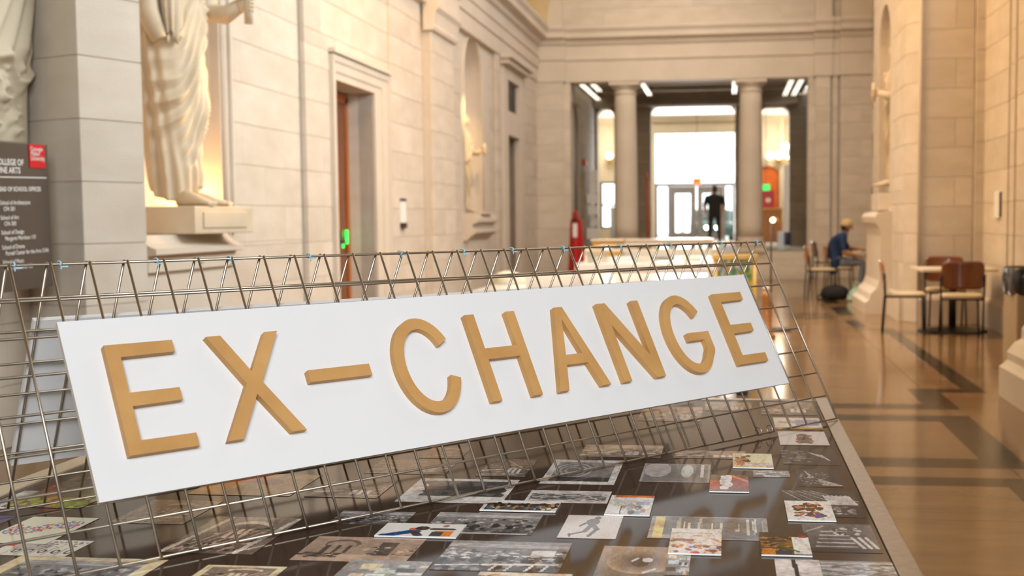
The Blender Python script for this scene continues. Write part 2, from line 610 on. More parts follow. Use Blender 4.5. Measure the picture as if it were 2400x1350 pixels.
# capital on the pilaster
cap = [(-.1, 4.05), (.05, 4.05), (.07, 4.10), (.05, 4.14), (.08, 4.3), (.13, 4.36), (.13, 4.43), (-.1, 4.43)]
mb = MB()
profile_run(cap, (XL + .24, 16.88, 0), (XL + .24, 18.42, 0), OUTX, mb=mb)
trim(mb, 'moulded capital of the left wall pilaster')


def niche(name, x, h, ycen, half, z0, zs, depth, label):
    """plate with a round-headed hole, filling the hole h=(y0,y1,z0,z1), and a half-round recess behind"""
    t = sempty(name, label, 'niche')
    mb = MB()
    n = 20
    arc = [(ycen + half * math.cos(math.pi * k / n), zs + half * math.sin(math.pi * k / n)) for k in range(n + 1)]
    inner = [(ycen + half, z0)] + arc + [(ycen - half, z0)]
    y0, y1, za, zb = h

    def proj_out(p):
        a, b = p
        if b <= zs + 1e-6:
            return (y1 if a > ycen else y0, b)
        dx, dz = a - ycen, b - zs
        s = min((((y1 - ycen) if dx > 0 else (ycen - y0)) / abs(dx)) if abs(dx) > 1e-6 else 9e9, (zb - zs) / dz if dz > 1e-6 else 9e9)
        return (ycen + dx * s, zs + dz * s)
    outer = [proj_out(p) for p in inner]
    m = len(inner)
    V = [(x, a, b) for a, b in outer] + [(x, a, b) for a, b in inner] + [(x - .08, a, b) for a, b in inner]
    F = [(k, k + 1, m + k + 1, m + k) for k in range(m - 1)] + [(m + k, m + k + 1, 2 * m + k + 1, 2 * m + k) for k in range(m - 1)]
    mb.add(V, F)
    # corner fill of the plate
    V = []
    mb.build('niche_plate', M['stone_smooth'], t)
    mb = MB()
    rings = []
    for k in range(15):
        ph = math.pi * k / 14
        c, s_ = math.cos(ph), math.sin(ph)
        ring = []
        for q in range(13):
            if q < 5:
                z = z0 + (zs - z0) * q / 4
                rr = 1.0
            else:
                th = (q - 4) / 8 * math.pi / 2
                z = zs + half * math.sin(th)
                rr = max(math.cos(th), .002)
            ring.append(Vector((x - .08 - depth * s_ * rr, ycen + half * c * rr, z)))
        rings.append(ring)
    mb.rings(rings, wrap=False, caps=False)
    mb.add([(x - .6, y0, z0), (x + .0, y0, z0), (x + .0, y1, z0), (x - .6, y1, z0)], [(0, 1, 2, 3)])
    mb.build('niche_shell', M['stone_smooth'], t)
    # moulding round the edge
    mb = MB()
    mb.tube([(x + .005, a, b) for a, b in ([(ycen + half + .05, z0)] + [(ycen + (half + .05) * math.cos(math.pi * k / n), zs + (half + .05) * math.sin(math.pi * k / n)) for k in range(n + 1)] + [(ycen - half - .05, z0)])], .028, 8)
    mb.build('niche_moulding', M['stone_smooth'], t)
    return t


niche('trim_niche', XL, NI1, 9.12, 1.08, 1.16, 3.4, .62, 'tall round-headed niche behind the near statue')
niche('trim_niche', XL + .1, NI2, 20.35, .72, 1.36, 3.72, .5, 'tall round-headed niche behind the far spotlit figure')
# plain infill beside the arch of niche two is its plate

# ---- door one
d1 = sempty('door_1', 'tall orange-brown wooden door in a deep stone reveal on the left wall', 'door')
xf = XL + .065
mb = MB()
# architrave: stepped frame
for a, b, pr in ((12.97, 13.03, .05), (13.03, 13.10, .035), (13.10, 13.14, .02)):
    mb.box((xf - .1 + pr / 2, (a + b) / 2, 3.22 / 2 - .02), (.2 + pr, b - a, 3.22))
for a, b, pr in ((15.15, 15.22, .05), (14.9, 15.15, .035), (14.64, 14.9, .02)):
    mb.box((xf - .1 + pr / 2, (a + b) / 2, 3.22 / 2 - .02), (.2 + pr, b - a, 3.22))
for a, b, pr in ((2.93, 3.02, .02), (3.02, 3.13, .035), (3.13, 3.2, .05)):
    mb.box((xf - .1 + pr / 2, (13.0 + 15.2) / 2, (a + b) / 2), (.2 + pr - .002, 2.2, b - a))
mb.box((xf - .06, 14.1, 3.24), (.28, 2.3, .05))
mb.build('architrave', M['stone_smooth'], d1)
mb = MB()
XD = XL - .30
mb.box((XD + .12, 13.13, 1.47), (.46, .02, 2.94)).box((XD + .12, 14.66, 1.47), (.46, .04, 2.94)).box((XD + .12, 13.9, 2.95), (.46, 1.55, .04))
mb.box((XD - .06, 13.9, 1.5), (.06, 1.7, 3.0))
mb.build('reveal', M['stone'], d1)
mb = MB()
mb.box((XD, 13.19, 1.43), (.07, .1, 2.86)).box((XD, 14.59, 1.43), (.07, .1, 2.86)).box((XD, 13.89, 2.85), (.07, 1.5, .1))
mb.build('door_frame', M['wood_frame'], d1)
mb = MB()
mb.box((XD - .01, 13.89, 1.4), (.045, 1.3, 2.8))
for a, b in ((13.3, 13.83), (13.95, 14.48)):
    for c, e in ((.2, .95), (1.15, 2.65)):
        mb.box((XD + .017, (a + b) / 2, (c + e) / 2), (.02, b - a, e - c), bev=.008)
mb.build('door_leaf', M['wood_door'], d1)
MB().box((XD + .04, 14.16, 1.13), (.04, .12, .22), bev=.01).tube([(XD + .05, 14.2, 1.1), (XD + .11, 14.2, 1.1), (XD + .11, 14.06, 1.1)], .012).build('lock_plate', M['black'], d1)
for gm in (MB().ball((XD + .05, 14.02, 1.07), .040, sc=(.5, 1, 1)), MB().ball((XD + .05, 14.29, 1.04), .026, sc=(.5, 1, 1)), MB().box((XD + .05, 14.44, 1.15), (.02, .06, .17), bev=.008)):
    gm.build('door_reflection', M['green_glow'], d1)  # glowing spots stand in for the exit sign's green reflection on the door

# ---- door two with a vent over it
d2 = sempty('door_2', 'far stone doorway with a dark vent grille above it on the left wall', 'door')
xf = XL + .17
mb = MB()
for a, b, c, e in ((22.65, 23.15, 0, 4.3), (24.45, 24.95, 0, 4.3), (23.15, 24.45, 2.98, 3.45), (23.15, 24.45, 4.05, 4.3)):
    mb.box((xf - .09, (a + b) / 2, (c + e) / 2), (.26, b - a, e - c), bev=.012)
mb.box((xf + .02, 23.8, 4.34), (.3, 2.5, .1)).box((xf + .05, 23.8, 4.42), (.4, 2.66, .07))
mb.build('architrave', M['stone_smooth'], d2)
mb = MB().box((xf - .5, 23.8, 1.5), (.06, 1.5, 3.1)).box((xf - .3, 23.12, 1.5), (.44, .06, 3.0)).box((xf - .3, 24.48, 1.5), (.44, .06, 3.0)).box((xf - .3, 23.8, 3.0), (.44, 1.4, .05))
mb.build('reveal', M['grey_stone'], d2)
MB().box((xf - .44, 23.8, 1.2), (.05, 1.2, 2.4)).build('door_leaf', M['wood_door'], d2)
MB().box((xf - .08, 23.8, 3.75), (.03, 1.3, .62)).build('vent_back', M['vent'], d2)
sl = MB().box((0, 0, 0), (.03, 1.24, .03)).mesh('slat', M['dark_metal'])
for k in range(9):
    o = link('slat', sl, d2, (xf - .05, 23.8, 3.5 + k * .063))
    o.rotation_euler = (0, .5, 0)

# ---- notice holder between door one and the pilaster
t = thing('wall_panel', 'narrow white wall panel with dark ends beside the wooden door', 'panel', (XL + .10, 15.74, 1.24))
MB().box((.015, 0, .2), (.03, .2, .4), bev=.008).build('panel_body', M['white'], t)
MB().box((.02, 0, .385), (.04, .21, .03)).build('end_cap', M['black'], t)
MB().box((.02, 0, .04), (.04, .21, .075)).build('end_cap', M['dark_metal'], t)

# ---- near pier, turned out of the wall line
pier = sempty('wall_pier', 'pale stone pier standing out of the left wall beside the statue', 'pier')
th = math.radians(21)
C0 = Vector((-3.847, 6.8, 0))
f = Vector((math.sin(th), math.cos(th), 0))
g = Vector((-math.cos(th), math.sin(th), 0))
ashlar(pier, C0, f, 0, .482, .1, 4.7, bl=.62, m='stone')
ashlar(pier, C0 - g * -.9, -g, 0, .9, .1, 4.7, bl=.7, phase=.35, m='stone')
ashlar(wl, (-4.32, 0, 0), YU, 2.0, 7.0, 0, 4.52, back=.2)

# ================================================================== END WALL
we = sempty('wall_end', 'stone end wall with a wide columned opening to the entrance', 'wall')
YE = 27.0
XU = (1, 0, 0)
OPN = (-3.53, 1.73, 0, 4.42)
ashlar(we, (0, YE, 0), XU, -4.7, 3.3, 0, 6.6, [OPN, (-4.7, 3.3, 4.42, 5.62)], back=.5, bl=1.3)
MB().box((-.7, YE + .3, 7.9), (8.4, .5, 2.7)).build('wall_core', M['stone_smooth'], we)
mb = MB()
mb.box((-.9, YE + .35, 5.02), (8.2, .68, 1.2))
mb.build('beam', M['stone_smooth'], we)
OUTY = (0, -1, 0)
mb = MB()
EE = [(-.3, 4.40), (.02, 4.40), (.02, 4.86), (.06, 4.88), (.06, 4.93), (.03, 4.95), (.03, 5.2), (.08, 5.22), (.12, 5.32), (.24, 5.35), (.24, 5.46), (.3, 5.54), (.3, 5.62), (-.3, 5.62)]
profile_run(EE, (-4.7, YE, 0), (3.3, YE, 0), OUTY, mb=mb)
trim(mb, 'beam mouldings and cornice across the end wall over the columns')
# corner pilasters
for x0, x1 in ((-4.3, -3.68),):
    ashlar(we, (0, YE - .1, 0), XU, x0, x1, 0, 4.4, bl=.9, back=.1)
ashlar(we, (0, YE - .12, 0), XU, 1.88, 2.20, 0, 4.4, bl=.9, back=.1)
ashlar(we, (0, YE - .08, 0), XU, 2.24, 2.36, 0, 4.4, bl=.9, back=.1)
ashlar(we, (0, YE - .2, 0), XU, 2.40, 3.3, 0, 4.4, bl=.9, back=.2)
mb = MB()
for x0, x1, pr in ((-4.34, -3.62, .1), (1.84, 2.24, .14), (2.24, 2.42, .1), (2.38, 3.3, .22)):
    E2 = [(a + pr if a > 0 else a, z) for a, z in EE]
    profile_run(E2, (x0, YE, .004), (x1, YE, .004), OUTY, mb=mb)
trim(mb, 'projecting cornice blocks over the end wall pilasters')
mb = MB()
for x0, x1, pr in ((1.86, 2.22, .14), (2.4, 3.3, .22), (-4.3, -3.68, .1)):
    mb.box(((x0 + x1) / 2, YE - pr / 2, 7.2), (x1 - x0, pr + .1, 3.2))
trim(mb, 'upper wall strips above the end cornice')

# columns
def column(x, label):
    t = thing('stone_column', label, 'column', (x, YE + .34, .57))
    MB().box((0, 0, .06), (.66, .66, .12)).build('base_block', M['stone_smooth'], t)
    MB().lathe([(.33, .12), (.34, .17), (.32, .22), (.285, .24), (.30, .27), (.29, .31), (.27, .33)], n=32).build('base', M['stone_smooth'], t)
    pr = []
    for k in range(13):
        u = k / 12
        pr.append((.268 - .030 * u * u, .33 + 3.22 * u))
    MB().lathe(pr, n=40).build('shaft', M['stone_smooth'], t)
    MB().lathe([(.238, 3.55), (.262, 3.57), (.262, 3.59), (.24, 3.6), (.24, 3.66), (.27, 3.68), (.32, 3.73), (.325, 3.75)], n=40).build('capital', M['stone_smooth'], t)
    MB().box((0, 0, 3.79), (.68, .68, .08)).build('abacus', M['stone_smooth'], t)


column(-2.32, 'smooth stone column left of the entrance opening')
column(.487, 'smooth stone column right of the entrance opening')

# steps and landing
st = thing('entrance_steps', 'stone steps rising to the landing between the columns', 'steps', (0, 0, 0))
st['kind'] = 'structure'
for k in range(4):
    y0 = 26.2 + .3 * k
    MB().box((-.9, (y0 + 27.4) / 2, .1425 * k + .071), (5.24, 27.4 - y0, .142), bev=.012).build('step', M['stone'], st)
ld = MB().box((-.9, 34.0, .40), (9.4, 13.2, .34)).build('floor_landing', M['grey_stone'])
struct(ld, 'stone landing floor beyond the columns', 'floor')

# ================================================================== VESTIBULE
vl = sempty('wall_vestibule_left', 'dark vestibule wall left of the columns with an arched recess', 'wall')
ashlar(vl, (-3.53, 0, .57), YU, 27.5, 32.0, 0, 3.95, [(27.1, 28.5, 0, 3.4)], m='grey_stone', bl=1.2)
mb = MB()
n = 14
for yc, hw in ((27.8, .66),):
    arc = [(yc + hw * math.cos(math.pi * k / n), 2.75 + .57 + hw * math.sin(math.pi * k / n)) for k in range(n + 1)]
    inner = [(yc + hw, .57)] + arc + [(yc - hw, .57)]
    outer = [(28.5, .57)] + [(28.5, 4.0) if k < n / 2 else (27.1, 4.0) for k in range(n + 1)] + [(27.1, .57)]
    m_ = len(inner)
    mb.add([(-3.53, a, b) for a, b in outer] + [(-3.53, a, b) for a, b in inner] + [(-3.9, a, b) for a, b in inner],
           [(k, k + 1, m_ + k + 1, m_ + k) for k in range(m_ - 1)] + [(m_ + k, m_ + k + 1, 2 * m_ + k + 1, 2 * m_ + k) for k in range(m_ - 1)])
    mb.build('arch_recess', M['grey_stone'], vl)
MB().box((-3.60, 27.8, 2.2), (.06, 1.4, 3.4)).build('arch_shade', M['vent'], vl)  # dark plate stands in for the shade inside the arched recess
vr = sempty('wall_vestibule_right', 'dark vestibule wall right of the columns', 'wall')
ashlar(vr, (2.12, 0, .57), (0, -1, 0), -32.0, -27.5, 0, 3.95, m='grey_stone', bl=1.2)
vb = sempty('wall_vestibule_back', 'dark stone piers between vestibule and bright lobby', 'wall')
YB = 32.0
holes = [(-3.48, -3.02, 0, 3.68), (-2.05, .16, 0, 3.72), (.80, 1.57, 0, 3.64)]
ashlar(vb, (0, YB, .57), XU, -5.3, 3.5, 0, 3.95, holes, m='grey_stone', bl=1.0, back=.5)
mb = MB()
for x0, x1, zt in ((-3.48, -3.02, 4.25), (-2.05, .16, 4.29), (.80, 1.57, 4.21)):
    for sx, xe in ((1, x0), (-1, x1)):
        mb.prism([(xe, zt), (xe + sx * .16, zt), (xe + sx * .10, zt - .03), (xe + sx * .03, zt - .10), (xe, zt - .18)], lambda a, b, d: (a, d, b), YB, YB + .5)
trim(mb, 'small curved corner brackets of the lobby openings', 'grey_stone')
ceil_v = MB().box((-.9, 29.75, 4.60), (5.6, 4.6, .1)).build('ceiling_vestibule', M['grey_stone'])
struct(ceil_v, 'shaded coffered vestibule ceiling', 'ceiling')
mb = MB()
for y in (28.4, 29.9, 31.4):
    mb.box((-.9, y, 4.51), (5.3, .22, .1))
mb.box((-.9, 31.75, 4.38), (5.3, .5, .28)).box((-.9, 31.65, 4.28), (5.3, .5, .06))
trim(mb, 'dark beams under the vestibule ceiling', 'grey_stone')


def lamp(x, y0, y1, label):
    t = thing('ceiling_light', label, 'light', (x, (y0 + y1) / 2, 4.45), group='vestibule strip lights')
    L_ = y1 - y0
    MB().box((0, 0, .03), (.12, L_, .05)).build('fixture', M['fixture'], t)
    for s_ in (-.035, .035):
        MB().tube([(s_, -L_ / 2 + .02, -.012), (s_, L_ / 2 - .02, -.012)], .017).build('tube', M['tube'], t)


lamp(-3.38, 27.7, 31.6, 'leftmost strip light under the vestibule ceiling above the dark arch')
lamp(-3.12, 27.7, 29.4, 'short strip light second from left under the vestibule ceiling')
lamp(-1.98, 27.7, 30.6, 'strip light just right of the left column')
lamp(.14, 27.9, 30.6, 'strip light just left of the right column')
lamp(1.42, 27.9, 31.4, 'strip light second from right under the vestibule ceiling')
lamp(1.64, 27.9, 31.4, 'rightmost strip light under the vestibule ceiling')

# ================================================================== LOBBY
lb = sempty('wall_lobby', 'bright cream lobby wall around the glass entrance doors', 'wall')
YK = 40.0
mb = MB()
for r in rect_minus(-5.4, 3.6, .57, 5.0, [(-2.43, .19, .57, 4.13), (-4.25, -3.62, 1.0, 2.55), (.95, 1.58, .57, 2.75)]):
    mb.box(((r[0] + r[1]) / 2, YK + .15, (r[2] + r[3]) / 2), (r[1] - r[0], .3, r[3] - r[2]))
mb.box((-5.35, 36.2, 2.8), (.1, 8, 4.6)).box((3.55, 36.2, 2.8), (.1, 8, 4.6))
mb.build('wall_face', M['plaster'], lb)
mb = MB().box((-1.12, YK - .04, 4.28), (2.9, .12, .26)).box((-2.5, YK - .04, 2.35), (.14, .12, 3.6)).box((.26, YK - .04, 2.35), (.14, .12, 3.6))
mb.build('door_surround', M['plaster'], lb)
mb = MB()
for x in (1.72, 2.3, -3.5, -4.4):
    mb.box((x, YK - .06, 2.7), (.16, .14, 4.3))
mb.box((-.9, YK - .05, 4.56), (8.8, .14, .12))
mb.build('wall_moulding', M['plaster'], lb)
cl = MB().box((-.9, 36.3, 4.68), (9.2, 7.6, .1)).build('ceiling_lobby', M['white'])
struct(cl, 'bright lobby ceiling', 'ceiling')

# entrance doors
ed = sempty('door_3', 'grey framed glass entrance doors with a tall transom window', 'door')
DZ = 2.40
YD = YK + .1
mb = MB()
for x in (-2.38, -1.97, -.14, .14):
    mb.box((x, YD, (.57 + DZ) / 2), (.07, .1, DZ - .57))
mb.box((-1.12, YD, DZ + .03), (2.6, .12, .1))
mb.build('door_frame', M['door_grey'], ed)
mb = MB()
for x in (-1.85, -.22):
    mb.box((x, YD, (DZ + 4.13) / 2 + .05), (.025, .05, 1.66))
mb.build('transom_bar', M['door_grey'], ed)
for x0, x1 in ((-1.93, -1.08), (-1.03, -.18)):
    lf = MB()
    for r in rect_minus(x0, x1, .6, DZ - .03, [(x0 + .17, x1 - .17, .85, DZ - .26)]):
        lf.box(((r[0] + r[1]) / 2, YD - .01, (r[2] + r[3]) / 2), (r[1] - r[0], .06, r[3] - r[2]))
    lo = lf.build('door_leaf', M['door_grey'], ed)
    MB().box(((x0 + x1) / 2, YD, (.85 + DZ - .26) / 2), (x1 - x0 - .34, .008, DZ - .26 - .85)).build('pane', M['glass'], lo)
    xh = x1 - .09 if x0 < -1.5 else x0 + .09
    MB().tube([(xh, YD - .04, 1.45), (xh, YD - .1, 1.45), (xh, YD - .1, 1.85), (xh, YD - .04, 1.85)], .014).build('handle', M['steel'], lo)
for x0, x1 in ((-2.34, -2.01), (-.1, .10)):
    MB().box(((x0 + x1) / 2, YD, (.6 + DZ) / 2), (x1 - x0, .008, DZ - .62)).build('pane', M['glass'], ed)
for x0, x1 in ((-2.42, -1.87), (-1.83, -.24), (-.2, .18)):
    MB().box(((x0 + x1) / 2, YD, (DZ + .08 + 4.12) / 2), (x1 - x0, .008, 4.12 - DZ - .08)).build('transom_pane', M['glass'], ed)
w1 = sempty('window_1', 'narrow window left of the entrance doors', 'window')
mb = MB()
for r in rect_minus(-4.25, -3.62, 1.0, 2.55, [(-4.19, -3.68, 1.06, 1.75), (-4.19, -3.68, 1.81, 2.49)]):
    mb.box(((r[0] + r[1]) / 2, YD, (r[2] + r[3]) / 2), (r[1] - r[0], .08, r[3] - r[2]))
mb.build('window_frame', M['dark_metal'], w1)
for z0, z1 in ((1.06, 1.75), (1.81, 2.49)):
    MB().box((-3.935, YD, (z0 + z1) / 2), (.51, .008, z1 - z0)).build('pane', M['glass'], w1)
# orange arched doorway right of the doors
d4 = sempty('door_4', 'orange arched doorway right of the entrance doors', 'door')
mb = MB()
arc = [(1.265 + .33 * math.cos(math.pi * k / 12), 2.62 + .33 * math.sin(math.pi * k / 12)) for k in range(13)]
mb.prism([(1.595, .57)] + arc + [(.935, .57)], lambda a, b, d: (a, d, b), YK - .09, YK + .25)
mb.build('door_leaf', M['orange_arch'], d4)
mb = MB().tube([(1.62, YK - .1, .57)] + [(1.265 + .36 * math.cos(math.pi * k / 12), YK - .1, 2.62 + .36 * math.sin(math.pi * k / 12)) for k in range(13)] + [(.91, YK - .1, .57)], .035)
mb.build('door_frame', M['wood_frame'], d4)

# outside
gd = MB().box((0, 55, .3), (60, 29, .2)).build('ground_outside', M['asphalt'])
struct(gd, 'pale pavement outside the entrance doors', 'ground')

# ================================================================== RIGHT WALL
wr = sempty('wall_right', 'warm lit stone wall and deep piers along the right side', 'wall')
YD_ = (0, -1, 0)
XP = 2.22
NIR = (-18.75, -16.95, 1.68, 4.45)
ashlar(wr, (XP, 0, 0), YD_, -19.3, -15.78, 0, 6.4, [NIR], bl=1.1, back=.5, phase=.3)
cv = Vector((2.36 - XP, 15.52 - 15.78, 0))
ashlar(wr, (XP, 15.78, 0), cv, 0, cv.length, 0, 6.0, bl=1, back=.06, d=.03)
ashlar(wr, (2.36, 15.52, 0), XU, 0, .66, 0, 6.0, bl=.62, ch=.366, phase=.7)
ashlar(wr, (3.02, 15.44, 0), XU, 0, .12, 0, 6.0, bl=.62, back=.2)
XR = 3.13
ashlar(wr, (XR, 0, 0), YD_, -15.5, -14.16, 0, 6.0, bl=.95, back=.2, ch=.376, phase=.4)
ashlar(wr, (XR + .13, 0, 0), YD_, -14.16, -13.95, 0, 6.0, back=.1)
ashlar(wr, (XR - .03, 0, 0), YD_, -13.95, -13.72, 0, 6.0, back=.2)
ashlar(wr, (XR - .0, 0, 0), YD_, -13.72, -13.5, 0, 6.0, back=.2)
ashlar(wr, (XR - .06, 0, 0), YD_, -13.5, -9.4, 0, 6.0, back=.2)
ashlar(wr, (3.1, 0, 0), YD_, -27.0, -19.3, 0, 5.0, back=.2)
MB().box((2.68, 19.25, 3.2), (.92, .1, 6.4)).build('wall_core', M['stone_smooth'], wr)
# nearer pier beyond the frame's edge
ashlar(wr, (2.28, 0, 0), YD_, -9.05, -3.0, 0, 4.6, back=.4)
ashlar(wr, (2.28, 9.05, 0), (-1, 0, 0), -.85, 0, 0, 4.6, back=.1)
MB().box((3.2, 1.5, 2.3), (.1, 15.9, 4.6)).build('wall_core', M['stone_smooth'], wr)
# base of that pier: stepped plinth
PB = [(-.3, 0), (.26, 0), (.26, .22), (.23, .24), (.20, .27), (.205, .33), (.15, .40), (.10, .43), (.10, .5), (.06, .56), (-.3, .56)]
mb = MB()
profile_run(PB, (2.28, 9.33, 0), (2.28, 4.5, 0), (-1, 0, 0), mb=mb)
profile_run([(a - .02, z - .003) for a, z in PB], (2.3, 9.06, 0), (3.0, 9.06, 0), (0, 1, 0), mb=mb)
trim(mb, 'stepped stone base of the nearest right-hand pier')
mb = MB()
profile_run([(-.05, 0), (.05, 0), (.05, .3), (.03, .34), (.0, .36), (-.05, .36)], (2.36, 15.5, 0), (3.1, 15.5, 0), OUTY, mb=mb)
profile_run([(-.05, 0), (.04, 0), (.04, .3), (.02, .34), (-.05, .36)], (XR, 15.45, 0), (XR, 13.9, 0), (-1, 0, 0), mb=mb)
profile_run([(-.05, 0), (.05, 0), (.05, .3), (.03, .34), (-.05, .36)], (XP, 19.3, 0), (XP, 15.8, 0), (-1, 0, 0), mb=mb)
o = mb.build('baseboard_right', M['stone_smooth'])
struct(o, 'low stone base course along the right wall', 'baseboard')
mb = MB().tube([(2.365, 15.50, 0), (2.365, 15.50, 6.0)], .022)
trim(mb, 'rounded corner bead of the right-hand pier')


# right pier niche
def niche_right():
    t = sempty('trim_niche', 'narrow niche with a cast figure on the right-hand pier', 'niche')
    yc, half, z0, zs = 17.85, .62, 1.68, 3.75
    mb = MB()
    n = 16
    inner = [(yc - half, z0)] + [(yc - half * math.cos(math.pi * k / n), zs + half * math.sin(math.pi * k / n)) for k in range(n + 1)] + [(yc + half, z0)]
    outer = [(16.95, z0)] + [(16.95 if k < n / 2 else (yc if k == n / 2 else 18.75), zs if k in (0, n) else 4.45) for k in range(n + 1)] + [(18.75, z0)]
    m_ = len(inner)
    mb.add([(XP, a, b) for a, b in outer] + [(XP, a, b) for a, b in inner] + [(XP + .1, a, b) for a, b in inner],
           [(k, k + 1, m_ + k + 1, m_ + k) for k in range(m_ - 1)] + [(m_ + k, m_ + k + 1, 2 * m_ + k + 1, 2 * m_ + k) for k in range(m_ - 1)])
    mb.build('niche_plate', M['stone_smooth'], t)
    mb = MB()
    rings = []
    for k in range(13):
        ph = math.pi * k / 12
        ring = []
        for q in range(11):
            if q < 4:
                z, rr = z0 + (zs - z0) * q / 3, 1
            else:
                tt = (q - 3) / 7 * math.pi / 2
                z, rr = zs + half * math.sin(tt), max(math.cos(tt), .002)
            ring.append(Vector((XP + .1 + .45 * math.sin(ph) * rr, yc - half * math.cos(ph) * rr, z)))
        rings.append(ring)
    mb.rings(rings, wrap=False, caps=False)
    mb.add([(XP, 16.95, z0), (XP + .6, 16.95, z0), (XP + .6, 18.75, z0), (XP, 18.75, z0)], [(0, 1, 2, 3)])
    mb.build('niche_shell', M['stone_smooth'], t)


niche_right()

# ================================================================== CEILING
mb = MB()
rings = []
for y in (-6, 3, 12, 20, 27.2):
    rings.append([Vector((-.68 - 3.85 * math.cos(math.pi * k / 20), y, 5.6 + 3.4 * math.sin(math.pi * k / 20))) for k in range(21)])
mb.rings(rings, wrap=False, caps=False)
o = mb.build('ceiling', M['ochre'])
struct(o, 'ochre barrel vault above the hall', 'ceiling')
mb = MB()
for y in (26.75,):
    ring0 = [Vector((-.68 - 3.85 * math.cos(math.pi * k / 20), y, 5.6 + 3.4 * math.sin(math.pi * k / 20))) for k in range(21)]
    ring1 = [Vector((-.68 - 3.35 * math.cos(math.pi * k / 20), y, 5.6 + 2.9 * math.sin(math.pi * k / 20))) for k in range(21)]
    mb.rings([ring0, ring1, [p + Vector((0, .3, 0)) for p in ring1]], wrap=False, caps=False)
trim(mb, 'pale arch rib where the vault meets the end wall', 'ochre')
bk = MB().box((-.6, -6.1, 4.5), (8.8, .2, 9.2)).build('wall_rear', M['stone_smooth'])
struct(bk, 'plain stone wall behind the viewer', 'wall')
mb = MB().box((3.35, 6, 7.0), (.1, 42, 3.0)).box((-4.7, 6, 7.0), (.1, 42, 3.0)).box((-4.72, -2, 2.8), (.1, 8.5, 5.7)).box((3.35, -1.5, 2.8), (.1, 9.5, 5.7))
mb.box((3.75, 13, 4.5), (.1, 38, 9.2)).box((-5.5, 13, 4.5), (.1, 38, 9.2)).box((3.0, 32.3, 2.6), (1.8, .1, 5.2))
o = mb.build('wall_upper', M['stone_smooth'])
struct(o, 'upper stone walls below the vault', 'wall')

# ================================================================== STATUES
def robed_figure(H, seed, side=1.0, head=True, twist=0.0):
    """draped standing figure of height H, facing +x, one continuous surface; returns MB"""
    r = random.Random(seed)
    na, nz = 144, 190
    # (z, half width across y, half depth along x, centre x, centre y)
    K = [(.035, .070, .070, 0, -.006), (.09, .078, .078, 0, -.008), (.2, .090, .083, 0, -.012), (.32, .100, .088, .004, -.016), (.42, .108, .092, .006, -.018), (.52, .112, .094, .004, -.016),
         (.60, .112, .088, .002, -.008), (.68, .116, .085, 0, -.002), (.76, .132, .082, -.003, 0), (.82, .128, .07, -.005, 0), (.850, .075, .052, -.004, 0), (.868, .040, .040, .002, 0), (.885, .036, .040, .006, 0)]
    if head:
        K += [(.90, .047, .056, .012, 0), (.925, .054, .068, .014, 0), (.955, .056, .070, .010, 0), (.98, .045, .056, .006, 0), (.995, .022, .03, .004, 0), (1.0, .004, .004, .004, 0)]
    zs = [k[0] for k in K]
    rings = []
    for i in range(nz):
        z = zs[0] + (zs[-1] - zs[0]) * i / (nz - 1)
        w, d, cx, cy = [float(np.interp(z, zs, [k[j] for k in K])) for j in (1, 2, 3, 4)]
        ring = []
        for k in range(na):
            a = 2 * math.pi * k / na
            ca, sa = math.cos(a), math.sin(a)
            body = max(0.0, min(1.0, (.845 - z) / .06))
            # big diagonal swags round the front, vertical pleats low down and on the free side
            yn = sa * side
            rho = z - .15 * (yn + 1) ** 1.7 + .010 * math.sin(5 * yn + 9 * z) + .05 * z * z
            tt = (rho * 14.5) % 1.0
            rdg = (1 - abs(2 * tt - 1)) ** 1.3 * (.75 + .35 * math.sin(rho * 23 + 1) + .15 * math.sin(7 * yn + 21 * z))
            swag = max(0, min(1, (z - .09) / .12)) * max(0, min(1, (.72 - z) / .1)) * max(0, min(1, ca + .5))
            f = .0240 * (rdg - .4) * swag
            pl = max(0, min(1, (.5 - z) / .35))
            f += (.009 + .006 * math.sin(a * 3)) * math.sin(a * 13 + 6 * z * side + 1.5 * math.sin(a * 2 + z * 8)) * (.9 - .75 * swag)
            f += .007 * math.sin(a * 5 + z * 11) * (1 - swag) * (z > .55)
            # advanced knee
            f += .012 * math.exp(-((a - .5 * side) ** 2) * 5) * math.exp(-((z - .30) / .07) ** 2)
            # mantle roll over the hip
            roll = .66 - .16 * math.sin(a - .4) * side
            f += .014 * math.exp(-((z - roll) / .018) ** 2)
            f *= body
            hem = .018 * math.sin(a * 2 + .7) if z < .06 else 0
            ring.append(Vector(((cx + (d + f) * ca) * H, (cy + (w + f) * sa) * H, (z + hem * (1 - (z - .035) / .03) if z < .065 else z) * H)))
        rings.append(ring)
    mb = MB()
    mb.rings(rings)
    return mb


def foot(mb, x, y, H, ang=0.0):
    c, s_ = math.cos(ang), math.sin(ang)
    P = []
    for t, hw, hh in ((-.04, .016, .03), (-.02, .02, .05), (.02, .02, .045), (.06, .022, .028), (.09, .021, .018), (.105, .015, .010)):
        ring = []
        for k in range(12):
            q = 2 * math.pi * k / 12
            yy, zz = hw * math.cos(q), max(hh * .5 + hh * .5 * math.sin(q), 0)
            ring.append(Vector(((x + t * c - yy * s_) * H, (y + t * s_ + yy * c) * H, zz * H)))
        P.append(ring)
    mb.rings(P)
    for k in range(4):
        yy = -.014 + .009 * k
        tx = .10
        mb.ball(((x + tx * c - yy * s_) * H, (y + tx * s_ + yy * c) * H, .008 * H), .0075 * H, 8, 6)


